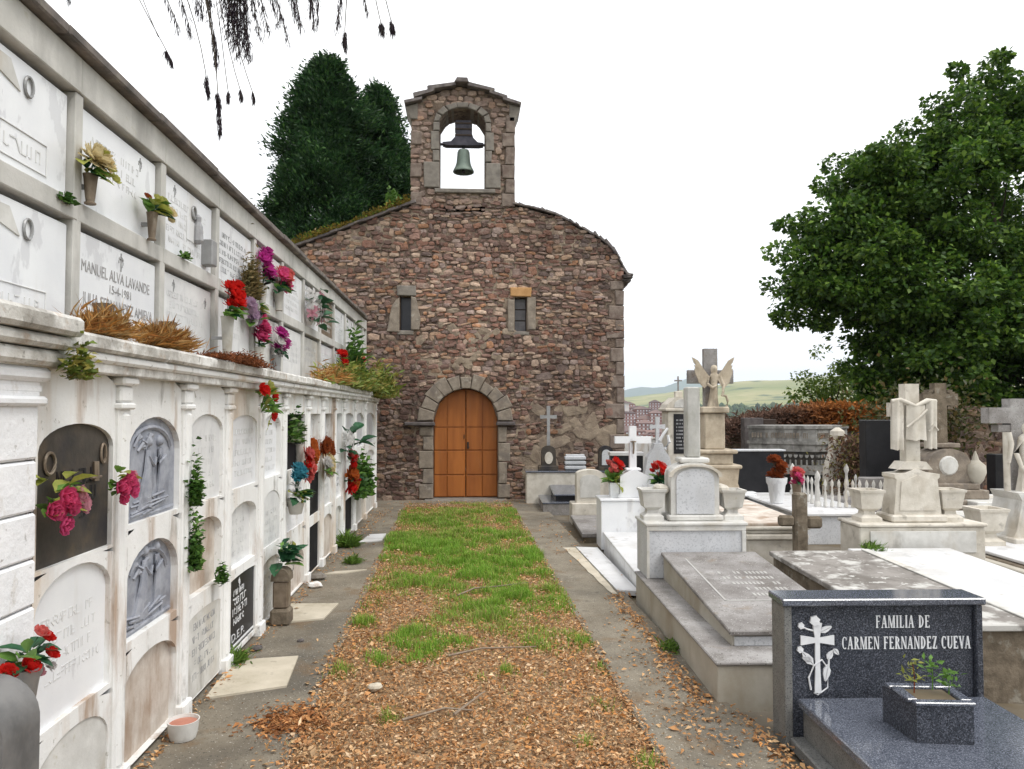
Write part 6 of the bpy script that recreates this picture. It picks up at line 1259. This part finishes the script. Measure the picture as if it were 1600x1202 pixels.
# two dense conifers behind the chapel
def conifer(label, x, y, H, Wd, n, seed, tip):
    T = thing('conifer_tree', label, 'tree', (x, y, -.1)); mb = MB(); limb(mb, (0, 0, 0), (0, 0, H * .96), .32, .03, .05, 8); part('trunk', mb, 'bark', T); Ps, Ds, Cs = [], [], []
    pal = np.array([(.018, .052, .016), (.032, .08, .024), (.013, .038, .014), (.055, .115, .030), (.026, .066, .022)])
    for k in range(n):
        f = rng.uniform(0.02, 1) ** .8; z = H * (.06 + .94 * f); g = max(.03, (1 - f) ** .68 * (1 if f > .22 else .75 + 1.1 * f))
        a = rng.uniform(0, 6.283); lob = 1 + .26 * math.sin(3 * a + seed + z * .7) + .34 * nz2(a * 2.5, z * 1.3, 1, seed); r = Wd * g * lob * rng.uniform(.45, 1.0)
        c = np.array([r * math.cos(a), r * math.sin(a), z]); m = 78; s = .30 + .22 * (1 - f)
        v = rng.normal(size=(m, 3)) * [.45, .45, .42] * s; Ps.append(c + v)
        o = np.array([math.cos(a), math.sin(a), .55]); Ds.append(o + rng.normal(0, .5, (m, 3))); Cs.append(pal[rng.integers(0, 5, m)] * rng.uniform(.7, 1.35) * rng.uniform(.75, 1.25, (m, 1)))
    P, D, c = map(np.concatenate, (Ps, Ds, Cs)); Vv, Ff = leaf_cloud(P, D, .165, .34, .3, .2); link('crown', fast_mesh('crown', Vv, Ff, 'leafg', np.repeat(c, 2, 0)), T); return T
conifer('tall dark conifer with a pointed top rising behind the mossy chapel roof', -4.45, 24.0, 13.1, 3.95, 1900, 1.0, .3)
conifer('second rounder dark conifer tucked between the pointed one and the bell gable', -2.95, 25.0, 12.6, 3.6, 1500, 4.0, .3)
T = thing('shrub', 'light green airy shrub behind the rusty hedge under the big tree', 'shrub', (11.6, 22.5, -.1)); cs = rng.normal(0, 1, (46, 3)) * [.62, .5, .55] + [0, 0, 2.2]; crown('crown', cs, np.full(46, .36), 60, .13, 'leafg', [(.16, .24, .035), (.22, .30, .05), (.11, .19, .03)], T)
mb = MB()
for q in range(9): limb(mb, (rnd.uniform(-.1, .1), 0, 0), cs[q], .03, .006)
part('stems', mb, 'bark', T)
# dry rusty hedge and creeper over the ornate tomb
T = thing('dry_hedge', 'withered rusty brown hedge spilling over the wall behind the ornate tomb', 'hedge', (6.0, 16.6, 0)); n = 9000
X = rng.uniform(0, 3.7, n); zt_ = 1.42 + .18 * np.sin(X * 1.3 - .6) + .34 * np.clip((X - 1.6) / 1.4, 0, 1); P = np.c_[X + .12 * rng.normal(size=n), rng.uniform(-.4, .5, n), zt_ + .05 * rng.normal(size=n) - rng.uniform(0, 1, n) ** 2 * .55]
D = np.c_[rng.normal(0, .7, (n, 2)), rng.uniform(-.2, 1, n)]; mixf = np.clip((X - 1.2) / 1.2, 0, 1)[:, None]; Vv, Ff = leaf_cloud(P, D, .17, .28, .4)
cc = ((1 - mixf) * np.array([[.19, .115, .085]]) + mixf * np.array([[.42, .16, .04]])) * rng.uniform(.45, 1.4, (n, 1)); link('foliage', fast_mesh('foliage', Vv, Ff, 'dry', np.repeat(cc, 2, 0)), T)
box('core', 'dirt', T, 0, 3.6, -.2, .3, -.1, 1.15, .05)
T = thing('dry_creeper', 'brown dry creeper draped over the pale bust headstone by the railing', 'creeper', (6.0, 11.2, 0)); n = 2600
P = np.c_[rng.normal(.25, .22, n), rng.normal(.1, .12, n), rng.uniform(.3, 1.25, n)]; cloud_obj('foliage', P, np.c_[rng.normal(0, .6, (n, 2)), rng.normal(-.3, .5, n)], .09, 'dry', [(.16, .09, .06), (.22, .13, .08), (.10, .06, .045), (.22, .20, .06)], T, aspect=.35)
T = thing('wall_bush', 'dark olive bush growing on the rubble wall in the shade of the tree', 'bush', (8.4, 13.0, 1.2)); n = 2200; cloud_obj('foliage', rng.normal(0, 1, (n, 3)) * [.6, .25, .30] + [0, 0, .3], rng.normal(size=(n, 3)), .11, 'leafg', [(.07, .075, .02), (.05, .06, .015), (.12, .09, .03)], T)
# drooping conifer bough overhead
T = thing('drooping_tree', 'weeping conifer whose thin dark drooping twigs hang into the sky above the niche wall', 'tree', (-5.2, 4.2, 0))
W0 = Vector((-5.2, 4.2, 0)); mb = MB(); limb(mb, (0, 0, -.1), (.2, 0, 6.6), .24, .15, .1); part('trunk', mb, 'bark', T)
mb = MB(); limb(mb, (.2, 0, 5.2), (4.9, .7, 5.05), .09, .02, .1, 9); limb(mb, (.2, 0, 5.6), (4.2, 1.6, 5.3), .07, .015, .1, 9); part('limb', mb, 'bark', T)
PUR = [(.035, .022, .032), (.05, .034, .045), (.06, .05, .045), (.028, .018, .026)]
def twig(x, ztip, top=5.0, y=4.7, thick=1.0, lean=.0, tufted=True):
    """a hanging whip: bare thread with slim needle tufts along its lower part"""
    mb = MB(); n = 9; pts = []
    for i in range(n + 1):
        q = i / n; pts.append((x - lean * (1 - q) + .03 * math.sin(q * 5 + x * 9), y + .05 * math.sin(q * 3 + x), top + (ztip - top) * q))
    o = W0; mb.tube([(a - o.x, b - o.y, c - o.z) for a, b, c in pts], .0045 * thick, .0025, 4); tw = part('twig', mb, 'bark', T)
    if tufted:
        m = int(150 * thick); L = (top - ztip); ft = rng.uniform(max(0, 1 - .55 / L) if tufted is True else tufted, 1, m); P = np.array([[np.interp(q, np.linspace(0, 1, n + 1), [p[k] for p in pts]) - o[k] for k in range(3)] for q in ft]); P += rng.normal(0, .007 * thick, (m, 3))
        cloud_obj('needles', P, np.c_[rng.normal(0, .16 * thick, (m, 2)) , np.full(m, -1.0)], .055, 'dry', PUR, tw, aspect=.09, droop=.1)
def hang(px, py, Y=4.7):            # where a sight line through that spot meets the bough's plane, in metres
    dx = (px - 800) / 1150; return (dx * Y * 1.003 + .065 * Y) , 1.65 + (642 - py) / 1150 * Y
for (px, py, th, ln, tf) in ((70, 18, 1, .1, True), (112, 8, 1, .05, True), (268, 100, .7, .5, .93), (250, 60, .5, .3, False), (275, 45, 1, .25, True), (292, 55, 1.2, .2, True), (325, 35, 1.6, .1, True), (340, 100, 1.1, .25, .82), (325, 150, .9, .3, .90), (346, 170, .9, .25, .93), (350, 208, 1.0, .25, .90), (365, 152, .6, .3, .97), (385, 148, .6, .4, .97), (402, 152, .6, .4, .97), (310, 25, 1.4, .1, True), (372, 70, 2.0, .15, True), (380, 88, 2.2, .12, True), (392, 84, 2.0, .1, True), (396, 94, 1.4, .1, True), (362, 50, 2.2, .1, True), (384, 60, 2.4, .1, True), (372, 40, 2.4, .05, True), (407, 52, 1.6, .1, True), (418, 46, 1.4, .1, True), (444, 64, 1.2, .15, True), (430, 30, 1.2, .1, True), (460, 38, 1.6, .08, True), (452, 20, 1.4, .05, True), (482, 38, 1.2, .1, True), (490, 26, 1.0, .1, True), (476, 15, 1.2, .05, True), (530, 40, 1.3, .05, True), (544, 66, 1.0, .08, .9), (595, 40, 1.0, .08, .93), (608, 38, 1.0, .1, .93), (575, 10, .8, .05, True), (350, 20, 2, .05, True), (300, 15, 1.4, .05, True)):
    x, z = hang(px, py); twig(x, z, 5.02 + rnd.uniform(-.05, .1), 4.7, th, ln, tf)

# ------------------------------------------------------------------ valley: trees, wood, distant town
def blob_tree(label, x, y, z, H, Wd, pal, name='valley_tree', group=None):
    T = thing(name, label, 'tree', (x, y, z), group=group); mb = MB(); limb(mb, (0, 0, -1), (0, 0, H * .8), H * .03, .03); part('trunk', mb, 'bark', T); k = 60; v = rng.normal(size=(k, 3)); v /= np.linalg.norm(v, axis=1, keepdims=True)
    crown('crown', v * [Wd, Wd, H * .36] * rng.uniform(.3, 1, (k, 1)) + [0, 0, H * .6], np.full(k, Wd * .35), 45, H * .05, 'leafg', pal, T)
for i, (x, y, zt_, H, W_, l) in enumerate(((19.5, 62, .6, 9, 2.3, 'dark green tree with a ragged pointed top beyond the white boundary wall'), (22.5, 60, -.6, 8, 2.0, 'mid green round tree beyond the white boundary wall beside the brown panel'), (17.8, 58, -1.0, 7, 1.9, 'low dark tree beyond the boundary wall next to the angel pedestal'), (14.2, 70, -2, 7, 2.2, 'green tree seen between the angel monument and the niche monument'), (26, 70, .3, 9, 2.6, 'dark bushy tree beyond the rusty hedge'))):
    blob_tree(l, x, y, zt_ - H, H, W_, [(.03, .07, .015), (.045, .09, .02), (.02, .05, .015)])
def town_block(var):
    W_, D_, H_ = ((16, 12, 15), (22, 12, 12), (13, 11, 18))[var]; mb = MB(); mb.box(-W_ / 2, W_ / 2, -D_ / 2, D_ / 2, -8, H_, .05); me_w = mb.mesh('wall', 'townbrick' if var != 1 else 'townbrick')
    mb = MB(); nfl = int(H_ / 3); nc = int(W_ / 3.2)
    for r in range(nfl):
        for c in range(nc):
            x = -W_ / 2 + (c + .5) * W_ / nc; mb.box(x - .75, x + .75, -D_ / 2 - .15, -D_ / 2 + .1, r * 3 + .8, r * 3 + 2.2, .02)
        if var != 1: mb.box(-W_ / 2 - .1, W_ / 2 + .1, -D_ / 2 - .25, -D_ / 2 - .16, r * 3 - .15, r * 3 + .1, .02)
    me_g = mb.mesh('window', 'townglass')
    mb = MB(); e = .7; hr = 3.2; V = [(-W_ / 2 - e, -D_ / 2 - e, H_), (W_ / 2 + e, -D_ / 2 - e, H_), (W_ / 2 + e, D_ / 2 + e, H_), (-W_ / 2 - e, D_ / 2 + e, H_), (-W_ / 2 + D_ / 2, 0, H_ + hr), (W_ / 2 - D_ / 2, 0, H_ + hr)]; mb.add(V, [(0, 1, 5, 4), (1, 2, 5), (2, 3, 4, 5), (3, 0, 4), (3, 2, 1, 0)]); return me_w, me_g, mb.mesh('roof', 'townroof')
TB = [town_block(v) for v in range(3)]
k = 0
for row, (dist, base) in enumerate(((560, -30), (620, -25), (700, -20), (780, -13), (880, -7))):
    for j in range(7):
        az = R(11.2 + j * 1.05 + rnd.uniform(-.3, .3) - .2 * row); x, y = dist * math.sin(az), dist * math.cos(az); v = rnd.choice((0, 1, 2))
        if row == 4 and rnd.random() < .35: continue
        T = thing('apartment_block', 'red brick apartment block in the distant town below the hills', 'building', (x, y, base + rnd.uniform(-2, 2)), rnd.uniform(-.5, .5) - az, 'apartment blocks of the distant town')
        link('wall', TB[v][0], T); tag(link('window', TB[v][1], T), kind='stuff'); link('roof', TB[v][2], T); k += 1
for (px, dd, base, w_, l) in ((9.3, 700, 2, 34, 'long cream house above the red blocks at the edge of the distant town'), (15.0, 800, -4, 22, 'pale grey roofed house among the trees above the distant town')):
    T = thing('town_house', l, 'building', (dd * math.sin(R(px + 2)), dd * math.cos(R(px + 2)), base)); mb = MB(); mb.box(-w_ / 2, w_ / 2, -6, 6, -10, 7, .05); part('wall', mb, 'townwhite', T)
    mb = MB(); mb.add([(-w_ / 2 - 1, -7, 7), (w_ / 2 + 1, -7, 7), (w_ / 2 + 1, 7, 7), (-w_ / 2 - 1, 7, 7), (-w_ / 2 + 5, 0, 10.5), (w_ / 2 - 5, 0, 10.5)], [(0, 1, 5, 4), (1, 2, 5), (2, 3, 4, 5), (3, 0, 4), (3, 2, 1, 0)]); part('roof', mb, 'townroof', T)
    mb = MB()
    for c in range(int(w_ / 4)): mb.box(-w_ / 2 + 2 + c * 4 - .8, -w_ / 2 + 2 + c * 4 + .8, -6.1, -5.9, 2, 4.5, .02)
    part('window', mb, 'townglass', T)
# wooded belt across the valley
n = 2600; az = np.radians(rng.uniform(4, 40, n)); r = rng.uniform(640, 1500, n) ; Ps = []; Fs = []; Cs = []; o = 0
mid = np.array([(math.cos(q * 1.0472), math.sin(q * 1.0472)) for q in range(6)])
for a_, r_ in zip(az, r):
    if r_ < 900 and math.degrees(a_) < 18.5: continue
    x, y = r_ * math.sin(a_), r_ * math.cos(a_); z = hgt(x, y); H = rng.uniform(7, 14); w = H * rng.uniform(.3, .5)
    ring_ = lambda f, s: np.c_[x + mid * w * s * rng.uniform(.8, 1.2, (6, 1)), np.full(6, z + H * f)]
    Ps.append(np.concatenate([ring_(-.1, .6), ring_(.35, 1), ring_(.7, .75), [[x, y, z + H]]])) if False else Ps.append(np.concatenate([np.c_[np.array([x, y]) + mid * w * s * rng.uniform(.8, 1.2, (6, 1)), np.full(6, z + H * f)] for f, s in ((-.1, .6), (.35, 1), (.7, .75))] + [np.array([[x, y, z + H]])]))
    for l in (0, 1):
        for q in range(6): A_, B_, C_, D_ = o + l * 6 + q, o + l * 6 + (q + 1) % 6, o + l * 6 + 6 + (q + 1) % 6, o + l * 6 + 6 + q; Fs += [(A_, B_, C_), (A_, C_, D_)]
    for q in range(6): Fs.append((o + 12 + q, o + 12 + (q + 1) % 6, o + 18))
    Cs.append(np.tile(np.array([(.05, .085, .03), (.035, .065, .03), (.07, .10, .035)])[rng.integers(0, 3)] * rng.uniform(.7, 1.2), (30, 1))); o += 19
tag(link('forest', fast_mesh('forest', np.concatenate(Ps), np.array(Fs), 'forest', np.concatenate(Cs))), kind='stuff')

# ------------------------------------------------------------------ the air between here and the hills
hm = bpy.data.materials.new('haze'); hm.use_nodes = True; t = hm.node_tree; t.nodes.remove(t.nodes['Principled BSDF']); pv = t.nodes.new('ShaderNodeVolumePrincipled')
pv.inputs['Color'].default_value = (.80, .90, 1, 1); pv.inputs['Density'].default_value = .00013; t.links.new(pv.outputs[0], t.nodes['Material Output'].inputs['Volume'])
mb = MB(); mb.box(-9300, 9300, -9300, 9300, -60, 480, .5); hz = part('haze', mb, hm, None); hz['kind'] = 'stuff'
